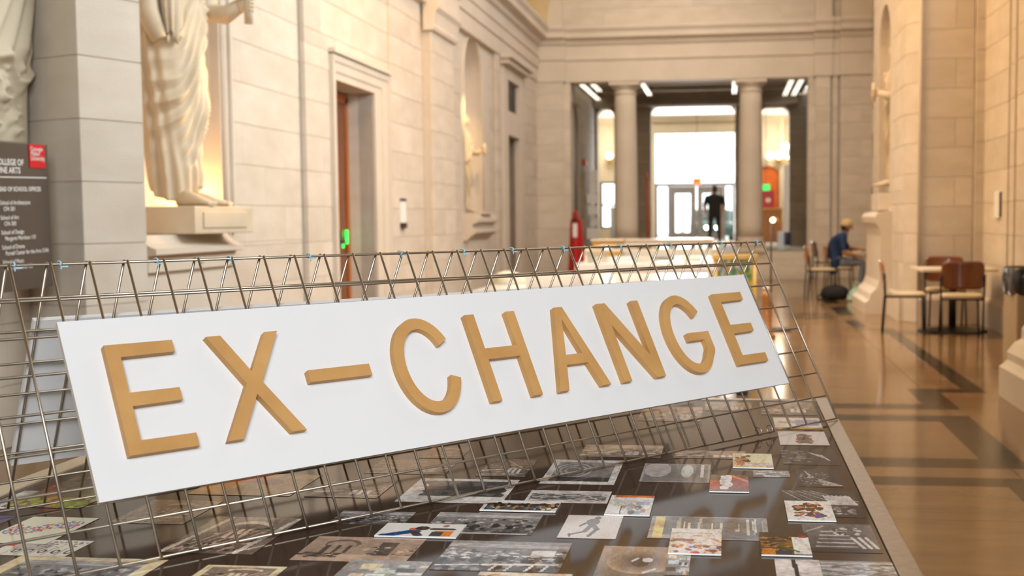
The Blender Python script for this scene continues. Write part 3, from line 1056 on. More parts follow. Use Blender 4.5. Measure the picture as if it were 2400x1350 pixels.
def statue(label, loc, H, rz, seed, side=1.0):
    t = thing('statue', label, 'statue', loc, rz)
    mb = robed_figure(H, seed, side)
    # bent arms growing out of the drapery
    sh = .80
    mb.tube([(0, .105 * H, sh * H), (.02 * H, .15 * H, .72 * H), (.03 * H, .155 * H, .63 * H), (.10 * H, .15 * H, .615 * H), (.165 * H, .135 * H, .64 * H)], [.05 * H, .046 * H, .042 * H, .030 * H, .022 * H], 14)
    mb.tube([(0, -.105 * H, sh * H), (.0, -.145 * H, .70 * H), (.02 * H, -.15 * H, .58 * H), (.05 * H, -.14 * H, .5 * H)], [.048 * H, .042 * H, .034 * H, .024 * H], 14)
    mb.build('figure', M['statue'], t)
    # hand with five fingers round a scroll
    mb = MB()
    mb.ball((.175 * H, .132 * H, .645 * H), .024 * H, 12, 8, sc=(1.1, .7, 1.2))
    for q in range(4):
        z = (.660 - .012 * q) * H
        mb.tube([(.18 * H, .143 * H, z), (.202 * H, .146 * H, z), (.210 * H, .130 * H, z - .002 * H), (.203 * H, .118 * H, z - .003 * H)], [.0065 * H, .006 * H, .0055 * H, .004 * H], 8)
    mb.tube([(.17 * H, .118 * H, .655 * H), (.188 * H, .108 * H, .668 * H), (.205 * H, .11 * H, .674 * H)], [.008 * H, .007 * H, .005 * H], 8)
    mb.build('hand', M['statue'], t)
    MB().tube([(.196 * H, .129 * H, .58 * H), (.194 * H, .130 * H, .71 * H)], [.014 * H, .014 * H], 12).build('scroll', M['statue'], t)
    # fold of the mantle hanging from the bent arm
    mb = MB()
    rings = []
    for i in range(24):
        z = .80 - .29 * i / 23
        wv = .050 * (1 - .45 * (i / 23) ** 2)
        rings.append([Vector(((.070 + (wv * .55 + .007 * math.cos(9 * q + .06 * i)) * math.cos(q)) * H, (-.095 + (wv + .006 * math.cos(q * 9 + i * .06)) * math.sin(q)) * H, (z - .02 * math.cos(q * 3) * (i == 23)) * H)) for q in [2 * math.pi * k / 36 for k in range(36)]])
    mb.rings(rings)
    mb.build('mantle_fold', M['statue'], t)
    mb = MB()
    foot(mb, .05, .045, H, .2)
    foot(mb, .075, -.05, H, -.25)
    mb.build('foot', M['statue'], t)
    # face and hair
    MB().ball((.068 * H, 0, .928 * H), .012 * H, 8, 6, sc=(1.1, .6, 1.2)).build('nose', M['statue'], t)
    MB().ball((.066 * H, 0, .905 * H), .010 * H, 8, 6, sc=(.6, 1.5, .5)).build('mouth', M['statue'], t)
    for s_ in (-1, 1):
        MB().ball((.063 * H, s_ * .020 * H, .940 * H), .009 * H, 8, 6).build('eye', M['statue'], t)
        MB().ball((.008 * H, s_ * .054 * H, .930 * H), .012 * H, 8, 6, sc=(.8, .5, 1.4)).build('ear', M['statue'], t)
    hm = MB()
    rr = random.Random(seed + 5)
    for k in range(46):
        a = rr.uniform(-2.4, 2.4) + math.pi
        b = rr.uniform(.1, 1.3)
        hm.ball(((.008 + .062 * math.cos(a) * math.cos(b)) * H, .057 * math.sin(a) * math.cos(b) * H, (.945 + .052 * math.sin(b)) * H), rr.uniform(.011, .017) * H, 8, 5)
    hm.build('hair', M['statue'], t)
    return t


S1 = statue('over-life-size robed plaster statue with a scroll in the warm-lit left niche', (-4.32, 9.03, 1.475), 2.5, math.radians(-8), 3, 1.0)
MB().box((.12, 0, -.105), (.62, .84, .21), bev=.012).box((.435, 0, -.105), (.012, .62, .12), bev=.004).build('plinth', M['statue'], S1)
for y_, w_ in ((10.26, .035), (10.40, .05)):
    mb = MB().box((XL + .012, y_, 2.9), (.05, w_, 3.3), bev=.012)
    trim(mb, 'upright moulding beside the near niche')
# console pedestal under it
t = thing('pedestal', 'moulded stone pedestal jutting out under the near robed statue', 'pedestal', (-4.45, 8.76, 0))
mb = MB()
PP = [(-.1, .66), (.36, .66), (.36, .98), (.40, 1.0), (.40, 1.115), (.46, 1.125), (.46, 1.165), (.43, 1.175), (.38, 1.20), (.345, 1.235), (.33, 1.262), (-.1, 1.262)]


def console(mb, PP, half, z0=0):
    for a, b in ((PP, 1),):
        profile_run(PP, (0, -half, 0), (0, half, 0), (1, 0, 0), mb=mb)


console(mb, PP, .76)
mb.build('cornice_block', M['stone_smooth'], t)
MB().box((.18, 0, .36), (.34, 1.2, .72), bev=.02).box((.2, 0, .06), (.42, 1.34, .12), bev=.015).build('base', M['stone_smooth'], t)
MB().ball((.405, .1, 1.06), .03, 10, 6, sc=(.3, 1.8, .8)).build('rosette', M['stone_smooth'], t)

S2 = statue('small robed plaster statue with a glowing lit head in the far left niche', (-4.52, 20.25, 1.474), 1.66, math.radians(-10), 9, -1.0)
t = thing('pedestal', 'bracket pedestal of stacked mouldings under the far lit statue', 'pedestal', (-4.36, 20.4, 0))
mb = MB()
profile_run([(-.1, 1.0), (.06, 1.0), (.12, 1.06), (.22, 1.13), (.22, 1.19), (.16, 1.21), (.16, 1.27), (.26, 1.31), (.26, 1.38), (.20, 1.40), (.20, 1.45), (-.1, 1.45)], (0, -.9, 0), (0, .9, 0), (1, 0, 0), mb=mb)
mb.build('bracket', M['stone_smooth'], t)
MB().box((.0, 0, .55), (.16, 1.5, .9), bev=.02).build('panel', M['stone_smooth'], t)
MB().box((.02, 0, 1.455), (.5, .8, .03), bev=.008).build('plinth', M['statue'], t)

S3 = statue('slender cast figure set deep in the right-hand pier niche', (2.44, 17.85, 1.78), 2.05, math.radians(180), 14, 1.0)
MB().box((0, 0, -.05), (.3, .5, .1), bev=.01).build('plinth', M['statue'], S3)
t = thing('pedestal', 'tall moulded pedestal jutting from the right-hand pier below its niche', 'pedestal', (2.22, 17.75, 0))
mb = MB()
profile_run([(-.1, 0), (.36, 0), (.36, .16), (.30, .2), (.28, .28), (.20, .36), (.16, .46), (.15, 1.08), (.17, 1.18), (.22, 1.26), (.23, 1.34), (.19, 1.40), (-.1, 1.44)], (0, -.85, 0), (0, .85, 0), (-1, 0, 0), mb=mb)
mb.build('pedestal_body', M['stone_smooth'], t)
MB().box((-.0, 0, 1.55), (.26, 1.0, .24), bev=.015).build('upper_block', M['stone_smooth'], t)

# ---- carved relief cast at the far left
t = thing('relief_cast', 'cream plaster cast of carved drapery hanging above the dark directory', 'relief', (-4.24, 6.3, 1.83))
nu, nv = 130, 130
V, F = [], []
rr = random.Random(11)
lumps = [(rr.uniform(-.1, .50), rr.uniform(.05, .46), rr.uniform(.012, .04), rr.uniform(-.02, .045)) for _ in range(120)]
for j in range(nv + 1):
    for i in range(nu + 1):
        y = -.75 + 1.36 * i / nu
        z = 1.15 * j / nv
        w = .565 + .07 * z
        yy = -.75 + (w + .75) * i / nu
        h = .02
        fan = max(0, min(1, (z - .42) / .15))
        ang = math.atan2(yy - .62, 1.5 - z)
        h += fan * (.045 * abs(math.sin(ang * 19 + 1.2 * math.sin(z * 4))) + .02)
        edge = .46 + .07 * math.sin(yy * 9) + .03 * math.sin(yy * 23)
        h += .05 * math.exp(-((z - edge) / .035) ** 2)
        for a, b, s_, q in lumps:
            d2 = ((yy - a) ** 2 + ((z - b) * 1.2) ** 2) / (s_ * s_)
            if d2 < 6:
                h += q * math.exp(-d2) * (1 - fan)
        if i in (0, nu) or j in (0, nv):
            h = 0
        V.append((h, yy, z))
for j in range(nv):
    for i in range(nu):
        a = j * (nu + 1) + i
        F.append((a, a + 1, a + nu + 2, a + nu + 1))
MB().add(V, F, 0, True).box((-.03, -.07, .57), (.06, 1.34, 1.14)).build('relief_panel', M['plaster'], t)

# ---- directory board
t = thing('directory_sign', 'dark grey directory board with a red corner square at the left edge', 'sign', (-3.97, 6.67, 1.0))
t.rotation_euler = (math.radians(1.2), 0, 0)
MB().box((-.02, -.50, .40), (.035, 1.0, .83), bev=.004).build('panel', M['sign_grey'], t)
MB().box((.0, -.118, .745), (.008, .155, .135)).build('logo_square', M['red'], t)['label'] = 'red square with white serif lettering'


def fr(y, z, x=.002):
    return Matrix(((0, 0, 1, x), (1, 0, 0, y), (0, 1, 0, z), (0, 0, 0, 1)))


for k, s in enumerate(('Carnegie', 'Mellon', 'University')):
    lettering(s, .036, fr(-.187, .775 - k * .027, .006), M['white_ink'], t, sx=.95, bold=.0004)
lettering('COLLEGE OF', .047, fr(-.255, .690), M['white_ink'], t, align='RIGHT', bold=.0012)
lettering('FINE ARTS', .047, fr(-.290, .645), M['white_ink'], t, align='RIGHT', bold=.0012)
MB().box((.0, -.52, .622), (.004, .98, .006)).build('rule', M['white_ink'], t)
lettering('HEAD OF SCHOOL OFFICES', .034, fr(-.095, .545), M['white_ink'], t, align='RIGHT', bold=.0009)
for k, (a, b) in enumerate((('School of Architecture', 'CFA 201'), ('School of Art', 'CFA 300'), ('School of Design', 'Margaret Morrison 110'), ('School of Drama', 'Purnell Center for the Arts 210A'), ('School of Music', 'Hall of the Arts 105'))):
    z = .470 - .082 * k
    lettering(a, .033, fr(-.50, z), M['white_ink'], t, sx=.95, bold=.0005)
    lettering(b, .033, fr(-.47, z - .034), M['white_ink'], t, sx=.95, bold=.0005)
for y in (-.1, -.9):
    MB().tube([(-.34, y, .4), (-.03, y, .4)], .012).build('bracket', M['steel'], t)

# ================================================================== DISPLAY TABLE
TZ = .732
tb = thing('display_table', 'long display table with a dark glossy print of overlapping photographs', 'table', (-.68, 1.6, 0))
X0, X1, Y0, Y1 = -1.66, .293, -.6, 4.12


def tl(x, y, z):
    return (x + .68, y - 1.6, z)


MB().box(tl((X0 + X1) / 2, (Y0 + Y1) / 2, TZ - .012), (X1 - X0, Y1 - Y0, .024)).build('print_sheet', M['print_dark'], tb)
mb = MB()
mb.box(tl(X1 + .022, (Y0 + Y1) / 2, TZ - .02), (.042, Y1 - Y0 + .09, .05), bev=.003)
mb.build('rim_rail', M['rail'], tb)
mb = MB().box(tl(X0 - .03, (Y0 + Y1) / 2, TZ - .02), (.058, Y1 - Y0 + .09, .05), bev=.003)
mb.build('rim_rail', M['laminate'], tb)['label'] = 'cream edge rail'
MB().box(tl((X0 + X1) / 2, Y1 + .02, TZ - .022), (X1 - X0, .036, .046)).build('rim_rail', M['rail'], tb)
MB().box(tl((X0 + X1) / 2, Y0 - .02, TZ - .022), (X1 - X0, .036, .046)).build('rim_rail', M['rail'], tb)
MB().box(tl((X0 + X1) / 2, (Y0 + Y1) / 2, TZ - .07), (X1 - X0 - .06, Y1 - Y0 - .06, .09)).build('apron', M['rail'], tb)
lg = MB().box((0, 0, 0), (.06, .06, .66)).mesh('leg', M['rail'])
for x in (X0 + .08, X1 - .08):
    for y in (Y0 + .1, 1.8, Y1 - .1):
        link('leg', lg, tb, tl(x, y, .33))


# ---- painted photographs -------------------------------------------------
class Pic:
    def __init__(s, w, h, seed, base=(.3, .27, .25)):
        s.w, s.h = w, h
        s.a = np.empty((h, w, 3))
        s.a[:] = base
        s.r = np.random.RandomState(seed)
        s.X, s.Y = np.meshgrid((np.arange(w) + .5) / w, (np.arange(h) + .5) / h)

    def put(s, mask, c, al=1.0):
        s.a[mask] = s.a[mask] * (1 - al) + np.array(c) * al

    def rect(s, x0, y0, x1, y1, c, al=1.0):
        s.put((s.X >= x0) & (s.X < x1) & (s.Y >= y0) & (s.Y < y1), c, al)

    def ell(s, x, y, rx, ry, c, al=1.0):
        s.put(((s.X - x) / rx) ** 2 + ((s.Y - y) / ry) ** 2 < 1, c, al)

    def line(s, x0, y0, x1, y1, t, c, al=1.0):
        dx, dy = x1 - x0, y1 - y0
        L = dx * dx + dy * dy + 1e-9
        u = np.clip(((s.X - x0) * dx + (s.Y - y0) * dy) / L, 0, 1)
        s.put((s.X - x0 - u * dx) ** 2 + (s.Y - y0 - u * dy) ** 2 < t * t, c, al)

    def grad(s, c0, c1):
        s.a[:] = np.array(c0) * (1 - s.Y[..., None]) + np.array(c1) * s.Y[..., None]

    def noise(s, k=.25):
        g = s.r.rand(s.h, s.w, 1)
        s.a *= 1 - k + 2 * k * g

    def fbm(s, k):
        f = np.zeros((s.h, s.w))
        for nx, ny, am in ((4, 3, .5), (9, 7, .5), (20, 14, .55), (40, 24, .45)):
            g = s.r.rand(ny + 2, nx + 2)
            x = s.X * nx
            y = s.Y * ny
            i, j = x.astype(int), y.astype(int)
            u, v = x - i, y - j
            u, v = u * u * (3 - 2 * u), v * v * (3 - 2 * v)
            f += am * ((g[j, i] * (1 - u) + g[j, i + 1] * u) * (1 - v) + (g[j + 1, i] * (1 - u) + g[j + 1, i + 1] * u) * v - .5)
        s.a *= np.clip(1 + k * f, .25, 1.9)[..., None]

    def blobs(s, n, y0, y1, cols, rx=.02, ry=.03, x0=0, x1=1):
        for _ in range(n):
            c = cols[s.r.randint(len(cols))]
            q = s.r.uniform(.6, 1.5)
            s.ell(s.r.uniform(x0, x1), s.r.uniform(y0, y1), rx * q, ry * q, c)

    def border(s, t, c):
        s.put((s.X < t) | (s.X > 1 - t) | (s.Y < t) | (s.Y > 1 - t), c)


G = lambda v: (v, v * .94, v * .92)
S = lambda v: (v * 1.12, v * .88, v * .70)
WH = (.70, .67, .64)
CR = (.68, .58, .42)


def paint(kind, seed):
    p = Pic(84, 66, seed)
    if 'dots' in kind:
        p.a[:] = (.74, .68, .58)
        for _ in range(240):
            c = [(.8, .25, .05), (.75, .5, .05), (.1, .2, .55), (.1, .45, .35), (.7, .1, .12), (.35, .2, .5)][p.r.randint(6)]
            x = p.r.uniform(.06, .94)
            y = .42 + .13 * math.sin(x * 6) + p.r.uniform(-.16, .16)
            p.ell(x, y, .018, .018, c)
    elif kind == 'calendar':
        p.a[:] = (.68, .64, .58)
        p.rect(0, .0, .28, .45, (.75, .13, .02))
        p.ell(.36, .42, .25, .3, (.5, .47, .44))
        for k in range(5):
            p.line(.2 + .16 * k, .5, .16 + .17 * k, .95, .006, (.2, .18, .17))
            p.ell(.26 + .17 * k, .72, .05, .12, (.08, .07, .07))
            p.ell(.26 + .17 * k, .72, .025, .07, (.66, .62, .56))
        p.blobs(40, .1, .5, [G(.2), G(.35), S(.3)], .02, .02, .3, 1)
    elif kind in ('crowd', 'big_crowd', 'workshop', 'border_crowd_cream'):
        p.grad(G(.34), G(.12))
        p.rect(0, 0, 1, .22, G(.36))
        for k in range(3):
            p.line(0, .1 + .05 * k, 1, .16 + .03 * k, .012, G(.5))
        p.blobs(120, .3, .72, [G(.5), G(.08), G(.22), G(.38)], .018, .026)
        p.blobs(70, .55, .98, [G(.05), G(.3), G(.1)], .03, .05)
        if kind == 'workshop':
            p.line(.4, .8, .95, .75, .03, G(.62))
            for x in (.5, .62, .78, .9):
                p.line(x, .78, x - .04, .98, .012, G(.6))
            p.rect(.72, .3, .9, .5, G(.66))
            p.blobs(30, .35, .6, [G(.66)], .03, .012)
            p.line(.02, .85, .35, .8, .012, G(.7))
        if kind == 'border_crowd_cream':
            p.border(.10, CR)
        elif kind == 'big_crowd':
            p.rect(.03, .94, .97, 1, G(.5))
    elif kind in ('sepia_facade', 'sepia_room', 'sepia_desk', 'stair_hall', 'border_room_cream'):
        p.grad(S(.42), S(.30))
        if kind == 'sepia_facade':
            p.rect(0, .72, 1, 1, S(.45))
            p.ell(.30, .30, .16, .18, S(.2))
            p.ell(.30, .33, .13, .14, S(.36))
            for x in (.2, .3, .4):
                p.rect(x - .03, .36, x + .01, .68, S(.13))
            p.rect(.64, .2, .8, .75, S(.14))
            p.rect(.84, .1, .98, .7, S(.4))
            p.blobs(30, .7, .85, [S(.1), S(.2)], .03, .03, 0, .35)
            p.blobs(40, .4, .75, [S(.18), S(.5)], .02, .02, .55, 1)
        else:
            v = .2 if kind != 'sepia_room' else .3
            p.grad(S(v + .1), S(v))
            for k in range(6):
                p.line(.1 + .1 * k, .95, .45 + .1 * k, .3, .010, S(.5))
            p.ell(.55, .22, .22, .1, S(.6))
            p.ell(.55, .28, .2, .08, S(.25))
            for x in (.42, .5, .58):
                p.rect(x, .35, x + .05, .6, S(.6))
            p.line(.3, .78, .85, .72, .025, S(.55))
            p.line(.0, .9, .7, .85, .02, S(.4))
            p.blobs(40, .3, .95, [S(.08), S(.45), S(.2)], .03, .02)
            if kind == 'stair_hall':
                p.line(.03, .97, .2, .03, .03, (.62, .54, .44))
                p.line(.8, .97, .97, .05, .03, (.6, .55, .5))
            if 'border' in kind:
                p.border(.09, CR)
    elif kind == 'map':
        p.a[:] = (.60, .43, .20)
        p.rect(0, 0, .5, .45, (.6, .2, .05))
        p.rect(0, .4, .3, 1, (.62, .36, .07))
        for k in range(9):
            p.line(.3 + .06 * k, .9, .5 + .05 * k, .2, .007, (.36, .28, .16))
        p.ell(.62, .4, .12, .14, (.4, .17, .06))
    elif kind == 'garden':
        p.a[:] = (.18, .13, .08)
        p.blobs(120, 0, 1, [(.22, .17, .05), (.13, .18, .05), (.3, .18, .06), (.08, .06, .05), (.24, .19, .14)], .04, .03)
        p.rect(.3, .05, 1, .16, (.12, .13, .2))
        p.blobs(40, .78, 1, [(.28, .34, .05), (.4, .4, .06)], .05, .03)
    elif kind == 'purple':
        p.a[:] = (.16, .14, .24)
    elif kind in ('grey_papers', 'pastel_boxes', 'white_shapes', 'collage_white', 'white_blue', 'desk_small'):
        p.grad(G(.4), G(.28))
        for _ in range(16):
            x, y = p.r.uniform(0, .9), p.r.uniform(0, .9)
            c = [G(.66), G(.55), (.5, .56, .62), (.62, .55, .42), G(.14), (.55, .6, .5)][p.r.randint(6)]
            p.rect(x, y, x + p.r.uniform(.1, .35), y + p.r.uniform(.08, .2), c)
        if kind == 'collage_white':
            p.a *= .75
            p.blobs(150, .15, 1, [G(.12), G(.3), G(.45)], .04, .03, .4, 1)
            p.rect(0, 0, .38, 1, G(.6))
            p.line(.16, 0, .18, 1, .02, G(.05))
            p.rect(.3, .08, 1, .14, G(.5))
        if kind == 'white_blue':
            p.a[:] = (.66, .62, .58)
            p.rect(.45, .2, .95, .7, (.36, .42, .58))
            p.rect(.1, .3, .45, .5, (.6, .48, .36))
            p.rect(.0, .85, 1, 1, (.5, .33, .08))
    elif kind in ('truck', 'vehicles', 'house', 'brown_land', 'street2', 'street_strip', 'pale_land', 'pale_big'):
        v = .24 if kind in ('truck', 'house') else .36
        if kind.startswith('pale'):
            v = .5
        p.grad(S(v), S(v * .5))
        for k in range(5):
            p.line(0, .1 + .1 * k, 1, .14 + .09 * k, .014, S(v * 1.3), .7)
        p.blobs(60, .35, .9, [S(v * .4), S(v * 1.5), S(v * .7)], .05, .03)
        p.rect(.55, .55, .62, .8, G(.6))
        p.rect(.66, .55, .72, .82, G(.62))
        p.rect(.76, .57, .82, .82, G(.6))
        p.line(.05, .7, .4, .62, .03, G(.55))
        if kind == 'house':
            p.line(.1, .9, .95, .85, .02, G(.5))
            p.line(.4, .1, .8, .5, .015, S(.5))
        p.line(0, .95, 1, .97, .012, G(.4))
    elif kind == 'border_white_sculpture':
        p.a[:] = (.60, .57, .54)
        p.rect(.08, .1, .92, .62, G(.15))
        p.blobs(50, .2, .8, [G(.12), G(.2), G(.1)], .09, .09, .2, .85)
        p.rect(0, .74, 1, 1, (.62, .6, .58))
        p.blobs(14, .3, .66, [G(.6)], .05, .05, .02, .12)
        p.border(.04, (.66, .63, .6))
    elif kind == 'border_white_swirl':
        p.grad(G(.42), G(.16))
        for k in range(7):
            p.ell(.35, .45, .3 - .035 * k, .34 - .04 * k, G(.45 if k % 2 else .28))
        p.rect(.2, .72, .95, .9, G(.09))
        p.border(.10, (.62, .59, .57))
    elif kind == 'drawing':
        p.a[:] = (.56, .53, .52)
        p.blobs(120, .3, .75, [G(.2), G(.33), G(.12), G(.45)], .05, .05)
        p.line(.45, .8, .9, .55, .015, G(.6))
        p.rect(0, .86, 1, 1, G(.55))
        p.border(.04, G(.58))
    elif kind in ('walking_figure', 'brown_figure'):
        p.a[:] = (.64, .60, .58)
        if kind == 'walking_figure':
            g = G(.26)
            p.ell(.56, .12, .06, .07, g)
            p.ell(.5, .3, .12, .15, G(.3))
            p.line(.5, .38, .62, .62, .05, G(.33))
            p.line(.62, .6, .52, .9, .035, g)
            p.line(.5, .42, .42, .72, .045, G(.3))
            p.line(.42, .72, .18, .86, .03, g)
            p.line(.17, .82, .2, .93, .02, G(.2))
            p.line(.38, .36, .3, .48, .03, g)
            p.noise(.06)
        else:
            p.ell(.5, .45, .12, .28, (.2, .13, .10))
            p.rect(.38, .25, .62, .8, (.22, .15, .11))
            p.blobs(30, .3, .85, [(.16, .11, .09), (.3, .22, .18)], .05, .05, .36, .68)
    elif kind == 'eye':
        p.grad(S(.42), S(.22))
        for k in range(8):
            p.ell(.62, .42, .5 - .05 * k, .34 - .035 * k, S(.42 - .035 * k))
        p.ell(.62, .45, .13, .12, S(.12))
        p.ell(.72, .38, .08, .06, G(.66))
        p.line(.5, .42, .57, .34, .02, G(.62))
        p.line(.7, .72, .85, .62, .022, G(.64))
        p.ell(.9, .9, .3, .2, S(.18))
    elif kind in ('goblets', 'bottles'):
        p.grad(G(.30), G(.24))
        if kind == 'goblets':
            p.ell(.22, .35, .2, .4, G(.48))
            p.rect(0, .75, 1, 1, G(.26))
            p.ell(.66, .4, .09, .35, (.5, .52, .5))
            p.rect(.86, .05, .9, .72, G(.62))
        else:
            p.rect(0, 0, .12, 1, (.66, .55, .34))
            for k in range(30):
                x = p.r.uniform(.15, .97)
                p.rect(x, p.r.uniform(.05, .3), x + p.r.uniform(.01, .04), p.r.uniform(.5, .8), [(.5, .46, .38), (.62, .58, .5), (.3, .27, .22)][p.r.randint(3)])
            p.rect(.12, .84, .4, 1, G(.42))
        p.border(.03, G(.4))
    elif kind in ('aerial', 'peaks', 'glass_roof', 'long_tables'):
        p.grad(G(.09), G(.07))
        if kind == 'aerial':
            p.blobs(60, .1, .9, [G(.3), G(.18), G(.1)], .05, .03, 0, .5)
            for k in range(20):
                p.line(.5 + .012 * k, .25 + .008 * k, .78 + .003 * k, .62 + .006 * k, .012, G(.5))
        elif kind == 'peaks':
            for x0, y0, x1 in ((.22, .08, .2), (.45, .5, .55)):
                for k in range(22):
                    p.line(x0 + .005 * k, y0 + .02 * k, x0 + x1 - .012 * k, y0 + .42, .008, G(.42))
            p.blobs(90, .2, .85, [G(.3), G(.2), G(.05)], .025, .02, .05, .75)
        elif kind == 'glass_roof':
            for k in range(9):
                p.line(.0 + .05 * k, .02, .3 + .1 * k, .5, .012, [G(.34), G(.2)][k % 2])
            for k in range(24):
                p.line(.55 + .015 * k, .2 + .01 * (k % 4), .62 + .015 * k, .55, .012, G(.52))
            p.blobs(70, .55, .9, [G(.4), G(.1), G(.25)], .03, .02, .2, .9)
        else:
            p.grad(G(.2), G(.1))
            for k in range(5):
                p.rect(.25 - .03 * k, .28 + .13 * k, .62 + .02 * k, .32 + .13 * k, G(.42))
            for k in range(3):
                p.line(.66 + .1 * k, .5, .78 + .09 * k, .85, .025, G(.52))
            p.blobs(24, .15, .4, [G(.45), G(.06)], .03, .03, .4, .8)
            p.rect(0, .88, 1, 1, G(.05))
            p.line(.05, .3, .3, .1, .02, G(.4))
    elif kind == 'two_people':
        p.a[:] = (.70, .68, .65)
        p.line(.14, .95, .42, .62, .10, (.02, .10, .28))
        p.ell(.4, .45, .06, .1, (.6, .2, .08))
        p.ell(.5, .38, .09, .16, (.10, .06, .05))
        p.line(.45, .7, .52, .92, .06, (.10, .08, .08))
        p.ell(.77, .16, .04, .1, (.5, .28, .16))
        p.line(.66, .42, .86, .42, .07, (.09, .07, .07))
        p.rect(.68, .55, .92, .95, (.75, .28, .03))
        p.rect(.66, .62, .8, .95, (.12, .10, .09))
    elif kind == 'dark_group':
        p.a[:] = (.68, .66, .63)
        p.rect(.05, .3, .97, .95, (.12, .085, .06))
        p.blobs(46, .3, .62, [(.04, .03, .02), (.5, .3, .16), (.1, .06, .04)], .025, .09)
        p.blobs(34, .55, .9, [(.5, .46, .36), (.3, .2, .1), (.62, .6, .5), (.1, .2, .3)], .025, .09)
    elif kind == 'classroom':
        p.a[:] = (.60, .58, .56)
        p.rect(.1, .0, 1, .1, (.62, .24, .08))
        p.rect(0, .14, 1, .22, G(.72))
        p.rect(0, .55, .32, .95, (.66, .68, .66))
        p.blobs(20, .4, .9, [G(.2), (.5, .3, .2), G(.4), (.4, .42, .5)], .06, .08, .35, 1)
        p.line(.32, .6, .33, .98, .012, G(.1))
    elif kind == 'studio':
        p.a[:] = (.70, .63, .58)
        p.rect(0, .0, .8, .16, (.72, .68, .62))
        p.line(0, .2, .8, .18, .008, G(.4))
        p.rect(.86, .05, 1, .5, (.66, .6, .55))
        p.line(.8, .4, 1, .55, .02, (.65, .3, .06))
        p.line(.45, .30, .62, .31, .015, (.6, .1, .03))
        p.blobs(18, .45, .6, [(.35, .22, .16), (.5, .34, .28)], .07, .03, 0, .45)
        p.blobs(46, .68, .98, [(.5, .1, .12), (.2, .2, .45), (.6, .3, .06), (.3, .12, .06), (.7, .6, .55)], .05, .04, .08, 1)
    elif kind == 'dark_bright':
        p.a[:] = (.10, .06, .03)
        p.blobs(70, .2, .95, [(.45, .22, .04), (.05, .03, .02), (.2, .13, .05), (.3, .16, .03)], .07, .03, 0, .7)
        p.rect(.66, .2, 1, .95, (.68, .65, .62))
        p.rect(.02, .75, .3, 1, (.55, .27, .03))
        p.rect(.28, .82, .62, 1, (.05, .05, .09))
        p.line(.4, .6, .75, .85, .03, (.12, .22, .04))
        p.rect(.8, .12, .97, .22, (.35, .06, .03))
    elif kind == 'group_white':
        p.a[:] = (.68, .65, .61)
        p.blobs(34, .15, .5, [(.12, .08, .05), (.5, .22, .10), (.08, .05, .04)], .07, .06, .22, .78)
        p.blobs(24, .6, .85, [(.10, .07, .05), (.4, .2, .1), (.15, .12, .3)], .07, .05, .2, .8)
    elif kind == 'red_white':
        p.a[:] = (.24, .17, .12)
        p.rect(0, .35, .35, 1, (.5, .18, .12))
        p.rect(.35, .1, 1, .9, (.40, .13, .08))
        p.line(.55, .05, 1, .4, .05, (.7, .3, .2))
        p.blobs(26, .05, .8, [(.72, .68, .66)], .07, .09, .33, .5)
        p.rect(0, .88, 1, 1, (.3, .2, .15))
    elif kind == 'sunny_table':
        p.a[:] = (.66, .52, .34)
        p.rect(.25, 0, 1, .7, (.74, .66, .5))
        p.blobs(26, .2, .85, [(.18, .09, .04), (.5, .26, .12)], .05, .06, .1, .4)
        p.rect(.3, .72, 1, .85, (.66, .6, .62))
    elif kind == 'warm_people':
        p.a[:] = (.62, .55, .46)
        p.blobs(34, .1, .9, [(.6, .32, .08), (.3, .18, .1), (.55, .4, .3), (.2, .12, .1)], .08, .1)
    if kind not in ('dots', 'calendar', 'walking_figure', 'brown_figure', 'purple', 'two_people'):
        p.fbm(.3 if kind in ('goblets', 'eye', 'sepia_facade') else .5)
    p.noise(.06)
    p.a = np.clip(p.a, 0, 1)
    return np.clip(p.a * .62 + p.a * p.a * 1.05, 0, .92)


def photo_mesh(kind, w, d, t, seed, side='white'):
    A = paint(kind, seed)
    h_, w_ = A.shape[:2]
    V = [(-w / 2 + w * i / w_, d / 2 - d * j / h_, t) for j in range(h_ + 1) for i in range(w_ + 1)]
    F = []
    for j in range(h_):
        for i in range(w_):
            a = j * (w_ + 1) + i
            F.append((a, a + w_ + 1, a + w_ + 2, a + 1))
    c = A.reshape(-1, 3)
    nq = len(F)
    o = len(V)
    V += [(-w / 2, d / 2, 0), (w / 2, d / 2, 0), (w / 2, -d / 2, 0), (-w / 2, -d / 2, 0), (-w / 2, d / 2, t), (w / 2, d / 2, t), (w / 2, -d / 2, t), (-w / 2, -d / 2, t)]
    F += [(o + k, o + (k + 1) % 4, o + 4 + (k + 1) % 4, o + 4 + k) for k in range(4)]
    me = bpy.data.meshes.new('photo')
    me.from_pydata(V, [], F)
    me.materials.append(M['photo'])
    me.materials.append(M[side])
    mi = [0] * nq + [1] * 4
    me.polygons.foreach_set('material_index', mi)
    ca = me.color_attributes.new('ink', 'FLOAT_COLOR', 'CORNER')
    full = np.ones((len(F) * 4, 4), dtype=np.float32)
    full[:nq * 4, :3] = np.repeat(c, 4, axis=0)
    ca.data.foreach_set('color', full.ravel())
    return me


